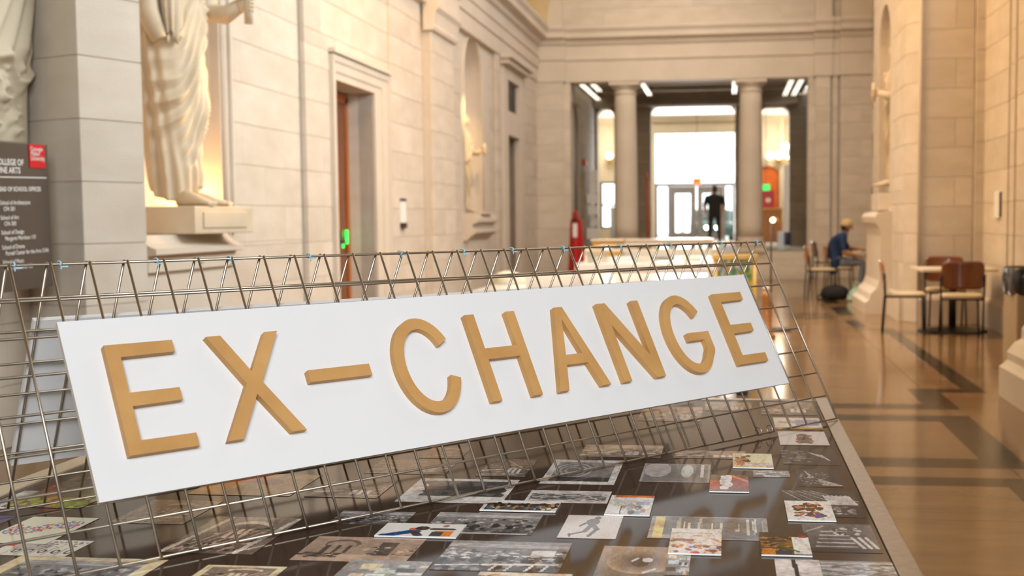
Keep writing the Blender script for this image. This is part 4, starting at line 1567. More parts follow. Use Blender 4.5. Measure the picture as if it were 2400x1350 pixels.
PHOTOS = [
    ('pale_big', -.392, -.177, 3.109, 3.277), ('pale_land', -.281, -.085, 3.678, 3.958), ('street2', -.078, .074, 3.891, 4.067), ('brown_land', .103, .278, 3.824, 4.086),
    ('white_blue', .137, .277, 3.562, 3.768), ('garden', -1.60, -1.414, 2.443, 2.844), ('grey_papers', -1.64, -1.54, 2.426, 2.597), ('purple', -1.64, -1.51, 2.265, 2.367),
    ('sepia_room', -1.288, -1.125, 2.332, 2.538), ('map', -1.239, -.994, 2.596, 2.825), ('stair_hall', -1.079, -.891, 2.130, 2.403), ('dots', -1.474, -1.325, 2.160, 2.365),
    ('calendar', -1.398, -1.240, 2.082, 2.193), ('border_crowd_cream', -1.325, -1.032, 1.867, 2.081), ('sepia_facade', -.808, -.589, 2.103, 2.270), ('border_room_cream', -.944, -.794, 1.929, 2.058),
    ('pastel_boxes', -.692, -.538, 1.968, 2.115), ('truck', -.959, -.789, 2.597, 2.764), ('crowd', -.826, -.666, 2.370, 2.479), ('vehicles', -.899, -.694, 2.856, 3.029),
    ('sepia_desk', -.810, -.698, 3.054, 3.205), ('border_white_sculpture', -.740, -.498, 2.569, 2.812), ('house', -.615, -.493, 2.848, 3.058), ('border_white_swirl', -.447, -.268, 2.777, 3.061),
    ('drawing', -.452, -.266, 2.593, 2.710), ('big_crowd', -.614, -.390, 2.317, 2.486), ('walking_figure', -.336, -.220, 2.303, 2.485), ('workshop', -.534, -.300, 2.069, 2.266),
    ('warm_people', -.439, -.273, 1.949, 2.064), ('eye', -.236, -.113, 2.020, 2.253), ('desk_small', -.116, -.070, 2.078, 2.205), ('goblets', -.212, -.045, 2.821, 3.034),
    ('bottles', -.159, .078, 2.318, 2.494), ('white_shapes', .059, .147, 2.897, 2.971), ('street_strip', -.141, .044, 3.109, 3.212), ('brown_figure', .141, .275, 3.314, 3.526),
    ('aerial', .138, .281, 3.050, 3.263), ('peaks', .162, .264, 2.800, 2.994), ('glass_roof', .120, .283, 2.518, 2.762), ('long_tables', .147, .285, 2.252, 2.461),
    ('collage_white', .083, .293, 2.073, 2.194)]
for k, (kind, xa, xb, ya, yb) in enumerate(PHOTOS):
    link('photo', photo_mesh(kind, xb - xa, yb - ya, .0006 + .0001 * (k % 6), 100 + k, 'print_dark'), tb, tl((xa + xb) / 2, (ya + yb) / 2, TZ))
CARDS = [
    ('two_people', -.697, -.532, 2.274, 2.373, 'mounted colour photo of two seated people in blue and orange clothes'),
    ('dark_group', -.532, -.367, 2.500, 2.590, 'mounted narrow colour photo of a dark-haired group in a row'),
    ('classroom', -.261, -.165, 2.485, 2.661, 'mounted photo of a pale classroom with an orange strip on top'),
    ('studio', -.113, -.014, 2.205, 2.384, 'mounted bright studio photo with many small coloured objects'),
    ('dark_bright', .060, .153, 2.211, 2.370, 'mounted photo half dark brown and orange, half white'),
    ('group_white', .121, .219, 2.474, 2.643, 'mounted photo of dark-haired people round a white table'),
    ('red_white', -.044, .046, 2.720, 2.896, 'mounted photo with a red shape and a white figure'),
    ('sunny_table', .010, .111, 2.990, 3.167, 'mounted sunlit photo of a person beside a yellow table')]
for k, (kind, xa, xb, ya, yb, lab) in enumerate(CARDS):
    o = link('mounted_photo', photo_mesh(kind, xb - xa, yb - ya, .0030, 300 + k), None, ((xa + xb) / 2, (ya + yb) / 2, TZ + .0012))
    tag(o, lab, 'photo', 'mounted photos on the display table')

# ================================================================== GRID PANELS AND SIGN
PO = Vector((.32437426, 3.70355409, .73787699 + .0055))
EX = Vector((.63906741, .76915073, 0))
DN = Vector((.36499605, -.30326576, -.88023165))
NR = Vector((.67703082, -.56252737, .47454424))
CELL = .0762


def gp(u, v, o=0.0):
    """point of the front panel: u metres along, v metres down from the top, o metres in front"""
    return PO + EX * (u - 30 * CELL) + DN * (v - 8 * CELL) + NR * o


HH = Vector((DN.x, DN.y, 0))
DN2 = Vector((-DN.x, -DN.y, DN.z))
NR2 = Vector((-NR.x, -NR.y, NR.z))
TOPO = gp(0, 0) - HH.normalized() * .012


def gp2(u, v, o=0.0):
    return TOPO + EX * u + DN2 * v + NR2 * o


def grid_panel(fn, label):
    t = thing('wire_grid_panel', label, 'grid panel', fn(0, 8 * CELL))
    base = Vector(fn(0, 8 * CELL))
    for i in range(-2, 31):
        MB().tube([fn(i * CELL, -.001, .003) - base, fn(i * CELL, 8 * CELL + .003, .003) - base], .0029, 8).build('vertical_wire', M['steel'], t)
    for j in range(9):
        MB().tube([fn(-2 * CELL - .02, j * CELL, -.003) - base, fn(30 * CELL + .012, j * CELL, -.003) - base], .0029, 8).build('horizontal_wire', M['steel'], t)
    return t


grid_panel(gp, 'front wire grid panel leaning back on the table and holding the lettered sign')
grid_panel(gp2, 'rear wire grid panel of the tent, facing away behind the sign')


def frame4(p, a, b, c):
    return Matrix(((a.x, b.x, c.x, p.x), (a.y, b.y, c.y, p.y), (a.z, b.z, c.z, p.z), (0, 0, 0, 1)))


# the white board, front, slightly off square to the grid
SA = -.0062
SU = (EX * math.cos(SA) + DN * math.sin(SA)).normalized()
SV = (DN * math.cos(SA) - EX * math.sin(SA)).normalized()
SO = gp(.0572, .1325, .0065)
sg = thing('sign_board', 'long white board with tan wooden letters reading EX-CHANGE', 'sign', (0, 0, 0))
sg.matrix_world = frame4(SO, SU, -SV, NR)
BW, BH, BT = 2.052, .3615, .0115
mb = MB().box((BW / 2, -BH / 2, BT - .0012), (BW, BH, .0024)).build('white_face', M['white_board'], sg)
MB().box((BW / 2, -BH / 2, (BT - .0026) / 2), (BW - .001, BH - .001, BT - .0026)).build('ply_core', M['board_edge'], sg)


def bl(u, v):
    """from panel coordinates (measured at the letters' face) to the board's own"""
    p = gp(u, v, .030) - SO
    return (p.dot(SU), -p.dot(SV))


LT = .017


def letter(poly, name, skip=()):
    P = [bl(u, v) for u, v in poly]
    return MB().prism(P, lambda a, b, d: (a, b, BT + .0004 + d), 0, LT, side_skip=skip).build(name, M['mdf'], sg)


def sl_(u):
    return -.0062 * (u - 1.0)


def L(pts, du=0):
    return [(u, v + sl_(u)) for u, v in pts]


T0, B0 = .1895, .4145      # cap line and base line at u = 1


def E_(x, w, name):
    s = .0272
    m0, m1 = .2905, .3165
    return letter(L([(x, T0), (x + w, T0), (x + w, T0 + s - .002), (x + s, T0 + s), (x + s, m0), (x + w - .009, m0), (x + w - .009, m1), (x + s, m1 + .002), (x + s, B0 - s), (x + w + .001, B0 - s), (x + w + .001, B0), (x, B0)]), name)


E_(.1265, .136, 'letter_e')
s = .0278
letter(L([(.334, T0), (.3655, T0), (.4125, .2735), (.4645, T0), (.4945, T0), (.4300, .2985), (.4985, B0), (.4660, B0), (.4115, .3235), (.3565, B0), (.3235, B0), (.3945, .2990)]), 'letter_x')
letter(L([(.539, .2855), (.6925, .2855), (.6925, .3125), (.539, .3125)]), 'hyphen')


def arc_letter(cu, cv, ru, rv, st, a0, a1, n=40, extra=None, name='letter_c'):
    out, inn = [], []
    for k in range(n + 1):
        a = math.radians(a0 + (a1 - a0) * k / n)
        out.append((cu + ru * math.cos(a), cv - rv * math.sin(a)))
        inn.append((cu + (ru - st) * math.cos(a), cv - (rv - st) * math.sin(a)))
    pts = out + (extra or []) + inn[::-1]
    mb = MB()
    ou = [bl(*q) for q in L(out)]
    ii = [bl(*q) for q in L(inn)]
    Z0, Z1 = BT + .0004, BT + .0004 + LT
    m = n + 1
    V = [(a, b, Z1) for a, b in ou] + [(a, b, Z1) for a, b in ii] + [(a, b, Z0) for a, b in ou] + [(a, b, Z0) for a, b in ii]
    F = []
    for k in range(n):
        F += [(k, k + 1, m + k + 1, m + k), (2 * m + k, 3 * m + k, 3 * m + k + 1, 2 * m + k + 1)]
        F += [(k, 2 * m + k, 2 * m + k + 1, k + 1), (m + k, m + k + 1, 3 * m + k + 1, 3 * m + k)]
    F += [(0, m, 3 * m, 2 * m), (n, 2 * m + n, 3 * m + n, m + n)]
    mb.add(V, F)
    return mb


arc_letter(.8455, .3045, .0855, .1175, .0275, 30, 340).build('letter_c', M['mdf'], sg)
letter(L([(.995, T0), (1.0230, T0), (1.0230, .2800), (1.1230, .2800), (1.1230, T0), (1.1510, T0), (1.1510, B0), (1.1230, B0), (1.1230, .3085), (1.0230, .3085), (1.0230, B0), (.995, B0)]), 'letter_h')
# A: outline with a triangular counter
mbA = MB()
oa = [bl(*q) for q in L([(1.2845, T0), (1.3125, T0), (1.3860, B0), (1.3560, B0), (1.3345, .3480), (1.2605, .3480), (1.2390, B0), (1.2090, B0)])]
ia = [bl(*q) for q in L([(1.2975, .2230), (1.3260, .3210), (1.2690, .3210)])]
Z0, Z1 = BT + .0004, BT + .0004 + LT
for Z in (Z0, Z1):
    P_ = oa + ia
    mbA.add([(a, b, Z) for a, b in P_], [(0, 1, 8), (0, 8, 10, 5, 6, 7), (1, 2, 3, 4, 9, 8), (10, 9, 4, 5)])
for P_ in (oa, ia):
    n_ = len(P_)
    mbA.add([(a, b, Z0) for a, b in P_] + [(a, b, Z1) for a, b in P_], [(k, (k + 1) % n_, n_ + (k + 1) % n_, n_ + k) for k in range(n_)])
mbA.build('letter_a', M['mdf'], sg)
letter(L([(1.4355, T0), (1.4680, T0), (1.5660, .3520), (1.5660, T0), (1.5940, T0), (1.5940, B0), (1.5610, B0), (1.4635, .2520), (1.4635, B0), (1.4355, B0)]), 'letter_n')
mb = arc_letter(1.7440, .3025, .0865, .1190, .0275, 32, 318, name='letter_g')
for poly in ([(1.7390, .3010), (1.8290, .3010), (1.8290, .3250), (1.7390, .3250)], [(1.8010, .3250), (1.8290, .3250), (1.8290, .3560), (1.8225, .3680), (1.80825, .38215), (1.78785, .36375), (1.7975, .3530), (1.8010, .3440)]):
    mb.prism([bl(*q) for q in L(poly)], lambda a, b, d: (a, b, BT + .0004 + d), 0, LT)
mb.build('letter_g', M['mdf'], sg)
E_(1.9070, .130, 'letter_e')

# rear board, its back seen through the wires
rg = thing('sign_board', 'second long white board hung on the far panel, seen from behind', 'sign', (0, 0, 0))
rg.matrix_world = frame4(gp2(.06, .135, .0065), EX, -DN2, NR2)
MB().box((BW / 2 + .01, -BH / 2, BT / 2), (BW, BH, BT)).build('board', M['white_board'], rg)

# zip ties: along the top and two at the foot
zt = None
ZW = ['at the left frame edge', 'over the board\'s left corner', 'over the first letter E', 'over the letter X', 'over the hyphen\'s left end', 'just left of the letter C', 'over the letter H\'s left stem', 'just left of the letter A', 'over the right foot of the letter A', 'over the letter N', 'over the letter G', 'over the last letter E', 'at the right end']
for k, u in enumerate((-.02, .066, .262, .425, .62, .87, 1.06, 1.22, 1.40, 1.62, 1.83, 2.06, 2.235)):
    p = gp(u + .03, 0) + Vector((-.006 * HH.normalized().x, -.006 * HH.normalized().y, 0))
    if zt is None:
        q = Vector((0, 0, 0))
        loop = [HH.normalized() * (.010 * math.cos(a)) + Vector((0, 0, .0045 * math.sin(a))) for a in [2 * math.pi * i / 12 for i in range(12)]]
        mb = MB().tube(loop, .0017, 6, closed=True)
        mb.box(EX * .006 + HH.normalized() * .010 + Vector((0, 0, -.006)), (.014, .004, .003), rot=Matrix.Rotation(math.atan2(EX.y, EX.x), 3, 'Z'))
        mb.tube([HH.normalized() * .010 + Vector((0, 0, -.006)), HH.normalized() * .010 + Vector((0, 0, -.013))], .0016, 6)
        zt = mb.mesh('zip_tie', M['zip'])
    o = link('zip_tie', zt, None, p)
    tag(o, 'pale blue zip tie on the top wires ' + ZW[k], 'zip tie', 'zip ties along the top of the panels')
for k, (u, lab) in enumerate(((1.915, 'clear zip tie round the bottom wire under the letter G'), (1.965, 'clear zip tie round the bottom wire under the last letter E'))):
    o = link('zip_tie', MB().tube([EX * 0 + Vector((0, 0, .0)) + NR * (.010 * math.cos(a)) + DN * (.012 * math.sin(a)) for a in [2 * math.pi * i / 12 for i in range(12)]], .0018, 6, closed=True).mesh('zip_tie', M['steel']), None, gp(u, 8 * CELL - .008))
    tag(o, lab, 'zip tie', 'zip ties at the foot of the sign')

# ================================================================== CHAIRS
def make_chair(label, wood='chair_wood'):
    """front is +x, origin on the floor under the seat's middle"""
    t = thing('chair', label, 'chair')
    mb = MB()
    rings = []
    for z, e in ((.435, -.02), (.442, 0), (.466, 0), (.476, -.014), (.479, -.05)):
        ring = []
        for k in range(40):
            a = 2 * math.pi * k / 40
            q = 3.6
            c, s_ = math.cos(a), math.sin(a)
            x = math.copysign(abs(c) ** (2 / q), c) * (.235 + e)
            y = math.copysign(abs(s_) ** (2 / q), s_) * (.235 + e)
            ring.append(Vector((x + .0, y, z + (.012 * (x > .18) * -((x - .18) / .06)))))
        rings.append(ring)
    mb.rings(rings)
    mb.build('seat', M['vinyl'], t)
    # curved plywood back with rounded corners
    mb = MB()
    nx, nz = 18, 10
    front, rear = [], []
    for j in range(nz + 1):
        row_f, row_r = [], []
        for i in range(nx + 1):
            u = -1 + 2 * i / nx
            v = -1 + 2 * j / nz
            # squircle map
            uu = u * math.sqrt(max(0, 1 - .16 * v ** 8))
            vv = v * math.sqrt(max(0, 1 - .22 * u ** 8))
            y = uu * .228
            z = .695 + vv * .155
            x = -.225 - .035 * (1 - (y / .228) ** 2) - .10 * (z - .54)
            row_f.append(Vector((x + .006, y, z)))
            row_r.append(Vector((x - .006, y, z)))
        front.append(row_f)
        rear.append(row_r)
    V = [p for r in front for p in r] + [p for r in rear for p in r]
    W = nx + 1
    T = W * (nz + 1)
    F = []
    for j in range(nz):
        for i in range(nx):
            a = j * W + i
            F += [(a, a + 1, a + W + 1, a + W), (T + a, T + a + W, T + a + W + 1, T + a + 1)]
    edge = [i for i in range(W)] + [j * W + nx for j in range(1, nz + 1)] + [nz * W + i for i in range(nx - 1, -1, -1)] + [j * W for j in range(nz - 1, 0, -1)]
    for a, b in zip(edge, edge[1:] + edge[:1]):
        F.append((a, T + a, T + b, b))
    mb.add(V, F, 0, True)
    mb.build('backrest', M[wood], t)
    for s_ in (-1, 1):
        lg_ = MB().tube([(.20, s_ * .20, .44), (.215, s_ * .215, .0)], .0115).build('leg', M['black'], t)
        MB().tube([(.2143, s_ * .2143, .02), (.215, s_ * .215, 0)], .014).build('foot_cap', M['bag_black'], lg_)
        MB().tube([(-.255, s_ * .215, 0), (-.225, s_ * .225, .44), (-.232, s_ * .232, .62), (-.252, s_ * .232, .70)], .0115).build('leg', M['black'], t)
        MB().tube([(.20, s_ * .20, .432), (-.225, s_ * .225, .432)], .010).build('seat_rail', M['black'], t)
        MB().box((-.238, s_ * .222, .66), (.03, .03, .06), bev=.005).build('bracket', M['black'], t)
    MB().tube([(.20, -.20, .428), (.20, .20, .428)], .010).build('stretcher', M['black'], t)
    MB().tube([(-.225, -.22, .425), (-.225, .22, .425)], .010).build('stretcher', M['black'], t)
    return t


GR = 'wooden-backed cream-seat chairs along the right wall'
c0 = make_chair('chair with honey wood back seen side-on, leftmost at the square table', 'chair_wood_light')
c0['group'] = GR
c0.location = (2.02, 14.2, 0)
c0.rotation_euler = (0, 0, math.radians(-6))


def place(x, y, rz, label, wood=None):
    c = copy_tree(c0)
    c['label'] = label
    c.location = (x, y, 0)
    c.rotation_euler = (0, 0, math.radians(rz))
    if wood:
        for k in c.children:
            if k.name.startswith('backrest'):
                k.data = k.data.copy()
                k.data.materials[0] = M[wood]
    return c


place(2.58, 13.87, 84, 'dark cherry chair with its back to us in front of the square table', 'chair_wood')
place(2.62, 15.02, 266, 'chair tucked behind the square table against the pier', 'chair_wood')
place(1.56, 20.75, 4, 'empty chair behind the seated person, nearest the steps', 'chair_wood_light')
place(1.93, 21.45, 2, 'chair the person in the khaki cap sits on', 'chair_wood_light')
place(1.95, 24.6, 8, 'farthest chair, seen edge-on before the end wall', 'chair_wood')
place(2.72, 22.5, 262, 'chair across the table from the seated person, only its dark top showing', 'chair_wood')


def table(x, y, w, label, rz=0):
    t = thing('cafe_table', label, 'table', (x, y, 0), rz)
    MB().box((0, 0, .727), (w, w, .032), bev=.008).build('tabletop', M['laminate'], t)
    MB().tube([(0, 0, .03), (0, 0, .71)], .045, 16).build('column', M['black'], t)
    MB().lathe([(.02, .055), (.10, .05), (.36, .022), (.40, .012), (.40, 0), (.02, 0)], n=36).build('base', M['black'], t)
    MB().box((0, 0, .70), (.3, .3, .02)).build('top_bracket', M['black'], t)


table(2.60, 14.48, .84, 'square cream-topped pedestal table between three chairs by the pier', .02)
table(2.52, 21.55, .80, 'cream-topped pedestal table the seated person leans on')

# ================================================================== PEOPLE
def skin_figure(name, joints, bones, root, mats, region, parent, sub=2):
    """joints: {name: ((x, y, z), r)}; bones: [(a, b)]; region(co) -> material index"""
    me = bpy.data.meshes.new('tmp')
    bm = bmesh.new()
    lay = bm.verts.layers.skin.verify()
    vs = {}
    for k, (co, r) in joints.items():
        v = bm.verts.new(co)
        v[lay].radius = (r, r) if not isinstance(r, tuple) else r
        v[lay].use_root = (k == root)
        vs[k] = v
    for a, b in bones:
        bm.edges.new((vs[a], vs[b]))
    bm.to_mesh(me)
    bm.free()
    o = bpy.data.objects.new('tmp', me)
    COL.objects.link(o)
    o.modifiers.new('skin', 'SKIN').use_smooth_shade = True
    o.modifiers.new('sub', 'SUBSURF').levels = sub
    dg = bpy.context.evaluated_depsgraph_get()
    dg.update()
    m2 = bpy.data.meshes.new_from_object(o.evaluated_get(dg))
    bpy.data.objects.remove(o)
    m2.name = name
    m2.materials.clear()
    for m_ in mats:
        m2.materials.append(m_)
    m2.polygons.foreach_set('material_index', [region(p.center) for p in m2.polygons])
    m2.polygons.foreach_set('use_smooth', [True] * len(m2.polygons))
    return link(name, m2, parent)


def seg_d(p, a, b):
    a, b = Vector(a), Vector(b)
    ab = b - a
    u = max(0, min(1, (p - a).dot(ab) / max(ab.length_squared, 1e-9)))
    return (p - a - ab * u).length


def hand(parent, wrist, direction, up, m, size=.18, curl=.5, side=1, name='hand'):
    """palm with four unequal curled fingers and a thumb from its side"""
    w = Vector(wrist)
    d = Vector(direction).normalized()
    u = Vector(up)
    u = (u - d * u.dot(d)).normalized()
    l = d.cross(u) * side
    J = {'w': (w, .024), 'p': (w + d * size * .25, .026), 'k': (w + d * size * .46, .024)}
    B = [('w', 'p'), ('p', 'k')]
    mb = MB()
    mb.ball(w + d * size * .28, 1, 12, 8, sc=(.04, .04, .04))
    rings = []
    for t_, hw, hh in ((-.12, .026, .024), (.02, .028, .022), (.2, .038, .019), (.4, .043, .016), (.5, .040, .012)):
        rings.append([w + d * size * t_ + l * hw * math.cos(q) + u * hh * math.sin(q) for q in [2 * math.pi * k / 14 for k in range(14)]])
    mb = MB().rings(rings)
    for k, (off, ln) in enumerate(((-.030, .40), (-.010, .46), (.010, .43), (.029, .34))):
        p0 = w + d * size * .46 + l * off
        a = d
        pts = [p0]
        for s_ in range(3):
            ang = curl * (s_ + .6)
            a = d * math.cos(ang) - u * math.sin(ang)
            pts.append(pts[-1] + a * size * ln * (.42, .32, .26)[s_])
        mb.tube(pts, [.0095, .009, .008, .006], 8)
    p0 = w + d * size * .12 - l * .030
    mb.tube([p0, p0 - l * .022 + d * size * .16 - u * .006, p0 - l * .026 + d * size * .32 - u * .014, p0 - l * .014 + d * size * .42 - u * .02], [.013, .0115, .010, .007], 8)
    return mb.build(name, m, parent)


# ---- seated person, back three-quarters to us, facing the right-hand table
P1 = thing('person', 'person in navy shirt, jeans and khaki cap leaning on a table', 'person', (1.92, 21.4, 0))
Jt = {
    'pelvis': ((-.06, 0, .56), (.15, .17)), 'waist': ((-.10, 0, .70), (.125, .155)), 'chest': ((-.04, .0, .87), (.135, .175)), 'upper': ((.03, .0, .985), (.11, .165)),
    'neck': ((.085, .01, 1.07), (.058, .058)), 'head': ((.125, .02, 1.155), (.082, .075)), 'top': ((.13, .02, 1.235), (.072, .068)),
    'shn': ((.03, -.17, .965), .068), 'eln': ((.055, -.26, .725), .050), 'wrn': ((.27, -.19, .655), .032),
    'shf': ((.06, .18, .965), .068), 'elf': ((.17, .26, .78), .048), 'wrf': ((.36, .16, .775), .032),
    'hin': ((-.02, -.10, .54), .092), 'knn': ((.40, -.13, .555), .068), 'ann': ((.34, -.13, .11), .044), 'ton': ((.45, -.14, .045), .036),
    'hif': ((-.02, .10, .54), .092), 'knf': ((.42, .12, .555), .068), 'anf': ((.38, .13, .11), .044), 'tof': ((.5, .13, .045), .036)}
Bn = [('pelvis', 'waist'), ('waist', 'chest'), ('chest', 'upper'), ('upper', 'neck'), ('neck', 'head'), ('head', 'top'), ('upper', 'shn'), ('shn', 'eln'), ('eln', 'wrn'), ('upper', 'shf'), ('shf', 'elf'), ('elf', 'wrf'),
      ('pelvis', 'hin'), ('hin', 'knn'), ('knn', 'ann'), ('ann', 'ton'), ('pelvis', 'hif'), ('hif', 'knf'), ('knf', 'anf'), ('anf', 'tof')]


def reg_seated(c):
    j = lambda k: Jt[k][0]
    d = {
        0: min(seg_d(c, j('upper'), j('neck')) - .03, seg_d(c, j('chest'), j('upper')) - .12, seg_d(c, j('waist'), j('chest')) - .12, seg_d(c, j('pelvis'), j('waist')) - .1, seg_d(c, j('shn'), Vector(j('shn')).lerp(Vector(j('eln')), .78)) - .05, seg_d(c, j('shf'), Vector(j('shf')).lerp(Vector(j('elf')), .78)) - .05),
        1: min(seg_d(c, Vector(j('neck')).lerp(Vector(j('head')), .25), j('top')) - .07, seg_d(c, j('eln'), j('wrn')) - .04, seg_d(c, j('elf'), j('wrf')) - .04),
        2: min(seg_d(c, j('hin'), j('knn')) - .07, seg_d(c, j('knn'), j('ann')) - .05, seg_d(c, j('hif'), j('knf')) - .07, seg_d(c, j('knf'), j('anf')) - .05),
        3: min(seg_d(c, Vector(j('ann')) - Vector((0, 0, .03)), j('ton')) - .04, seg_d(c, Vector(j('anf')) - Vector((0, 0, .03)), j('tof')) - .04)}
    return min(d, key=d.get)


skin_figure('body', Jt, Bn, 'pelvis', [M['navy'], M['skin'], M['jeans'], M['black_soft']], reg_seated, P1)
hand(P1, (.27, -.19, .655), (1, .25, .02), (0, 0, 1), M['skin'], curl=.6)
hand(P1, (.36, .16, .775), (1, -.3, -.02), (0, 0, 1), M['skin'], curl=.5, side=-1)
# head detail: nose, eyes, mouth, ears, short hair, cap with a peak
hd = MB().ball((.222, .025, 1.150), .016, 10, 8, sc=(1.1, .7, 1.3)).build('nose', M['skin'], P1)
for s_ in (-1, 1):
    MB().ball((.125, .02 + s_ * .085, 1.155), .024, 10, 8, sc=(.7, .35, 1.2)).build('ear', M['skin'], P1)
    MB().ball((.205, .02 + s_ * .032, 1.172), .009, 8, 6).build('eye', M['hair'], P1)
MB().box((.207, .022, 1.112), (.012, .044, .012), bev=.004).build('mouth', M['skin'], P1)
mb = MB()
mb.rings([[Vector((.112 + (.094 * math.cos(q)) * f_, .02 + .088 * math.sin(q) * f_, z)) for q in [math.radians(70 + 220 * k / 20) for k in range(21)]] for z, f_ in ((1.085, .80), (1.12, .97), (1.17, 1.02), (1.20, 1.0))], wrap=False, caps=False)
mb.build('hair', M['hair'], P1)
mb = MB()
mb.rings([[Vector((.122 + .100 * f_ * math.cos(q), .02 + .094 * f_ * math.sin(q), z)) for q in [2 * math.pi * k / 28 for k in range(28)]] for z, f_ in ((1.185, 1.02), (1.20, 1.04), (1.24, 1.0), (1.275, .84), (1.298, .55), (1.308, .2), (1.309, .02))])
mb.add([(.20 + .10 * math.cos(q) * (1 if i == 0 else .35), .02 + .085 * math.sin(q), 1.19 - .012 * (i == 0) - .006 * d_) for d_ in (0, 1) for i in (0, 1) for q in [math.radians(-80 + 160 * k / 10) for k in range(11)]],
       [(k, k + 1, 11 + k + 1, 11 + k) for k in range(10)] + [(22 + k, 33 + k, 33 + k + 1, 22 + k + 1) for k in range(10)] + [(k, 22 + k, 22 + k + 1, k + 1) for k in range(10)])
mb.ball((.122, .02, 1.311), .008, 8, 6)
mb.build('cap', M['cap'], P1)
mb = MB()
rings = []
for i in range(10):
    z = .62 - .27 * i / 9
    rings.append([Vector((-.09 - .03 * i / 9 + (.075 - .02 * i / 9) * math.cos(q) + .008 * math.sin(5 * q), -.175 + (.10 - .03 * i / 9) * math.sin(q) * .5, z + .012 * math.sin(3 * q) * (i == 9))) for q in [2 * math.pi * k / 24 for k in range(24)]])
mb.rings(rings)
mb.build('shirt_tail', M['navy'], P1)
t = thing('tablet', 'dark slim tablet on the table before the seated person', 'tablet', (2.42, 21.36, .744))
MB().box((0, 0, .008), (.26, .2, .014), bev=.004).build('body', M['black'], t)
MB().box((0, 0, .0155), (.23, .17, .001)).build('screen', M['door_grey'], t)
t = tag(MB().box((0, 0, .004), (.3, .22, .008), bev=.003).build('paper', M['white'], None, (2.36, 21.78, .744)), 'white papers lying on the seated person\'s table', 'paper')

# ---- standing person in black before the entrance doors, back to us
P2 = thing('person', 'person in black standing before the bright entrance doors, back turned', 'person', (-.42, 36.0, .57))
P2.scale = (1.10, 1.05, 1.0)
Js = {
    'pelvis': ((0, 0, .90), (.17, .13)), 'waist': ((0, .0, 1.04), (.180, .13)), 'chest': ((0, -.01, 1.24), (.205, .14)), 'upper': ((0, .0, 1.37), (.175, .11)),
    'neck': ((0, .01, 1.46), (.06, .06)), 'head': ((.0, .03, 1.57), (.075, .088)), 'top': ((0, .03, 1.665), (.066, .078)),
    'shl': ((-.205, 0, 1.36), .080), 'ell': ((-.265, -.01, 1.10), .060), 'wrl': ((-.215, .03, .88), .036),
    'shr': ((.205, 0, 1.36), .080), 'elr': ((.262, -.01, 1.10), .060), 'wrr': ((.20, .10, .92), .036),
    'hil': ((-.095, 0, .86), .10), 'knl': ((-.115, .02, .48), .070), 'anl': ((-.13, -.01, .09), .046), 'tol': ((-.14, .12, .04), .038),
    'hir': ((.095, 0, .86), .10), 'knr': ((.12, .02, .48), .070), 'anr': ((.14, -.01, .09), .046), 'tor': ((.15, .12, .04), .038)}
Bs = [('pelvis', 'waist'), ('waist', 'chest'), ('chest', 'upper'), ('upper', 'neck'), ('neck', 'head'), ('head', 'top'), ('upper', 'shl'), ('shl', 'ell'), ('ell', 'wrl'), ('upper', 'shr'), ('shr', 'elr'), ('elr', 'wrr'),
      ('pelvis', 'hil'), ('hil', 'knl'), ('knl', 'anl'), ('anl', 'tol'), ('pelvis', 'hir'), ('hir', 'knr'), ('knr', 'anr'), ('anr', 'tor')]


def reg_standing(c):
    if c.z > 1.485:
        return 1
    if abs(c.x) > .17 and c.z < 1.14:
        return 1
    if c.z < .10:
        return 0
    return 0


skin_figure('body', Js, Bs, 'pelvis', [M['black_soft'], M['skin']], reg_standing, P2)
hand(P2, (-.215, .03, .88), (.05, .05, -1), (1, 0, 0), M['skin'], curl=.35)
hand(P2, (.20, .10, .92), (-.05, .2, -1), (-1, 0, 0), M['skin'], curl=.35, side=-1)
mb = MB().ball((0, .03, 1.64), .1, 18, 12, sc=(.80, .97, .98))
mb.ball((0, -.02, 1.58), .08, 14, 10, sc=(.92, .8, 1.0))
mb.build('hair', M['hair'], P2)
MB().ball((0, .125, 1.575), .015, 8, 6, sc=(.7, 1, 1.3)).build('nose', M['skin'], P2)
for s_ in (-1, 1):
    MB().ball((s_ * .078, .03, 1.585), .022, 8, 6, sc=(.35, .7, 1.2)).build('ear', M['skin'], P2)
    MB().ball((s_ * .03, .108, 1.60), .009, 8, 6).build('eye', M['hair'], P2)
MB().box((0, .112, 1.535), (.045, .012, .010), bev=.003).build('mouth', M['skin'], P2)

# ================================================================== BAGS, BIN, LAMP
t = thing('backpack', 'black backpack slumped on the floor by the seated person\'s chair', 'bag', (1.72, 19.95, 0))
mb = MB()
rings = []
for z, a, b in ((0, .15, .10), (.02, .21, .145), (.09, .225, .16), (.16, .20, .14), (.205, .14, .10), (.22, .05, .04)):
    rings.append([Vector((a * math.copysign(abs(math.cos(q)) ** .7, math.cos(q)) + .012 * math.sin(5 * q + z * 20), b * math.copysign(abs(math.sin(q)) ** .7, math.sin(q)), z * (1 + .08 * math.cos(2 * q)))) for q in [2 * math.pi * k / 28 for k in range(28)]])
mb.rings(rings)
mb.build('bag_body', M['black_soft'], t)
MB().tube([(-.18, -.06, .12), (-.27, -.10, .06), (-.30, -.13, .012), (-.20, -.17, .012), (-.1, -.15, .03)], .012).build('strap', M['black_soft'], t)
MB().tube([(-.05, 0, .215), (0, 0, .25), (.05, 0, .215)], .010).build('handle', M['black_soft'], t)
t = thing('plastic_bag', 'crumpled mint green bag beside the black backpack', 'bag', (2.02, 19.5, 0))
mb = MB()
rr = random.Random(4)
jit = [[rr.uniform(.82, 1.15) for _ in range(22)] for _ in range(7)]
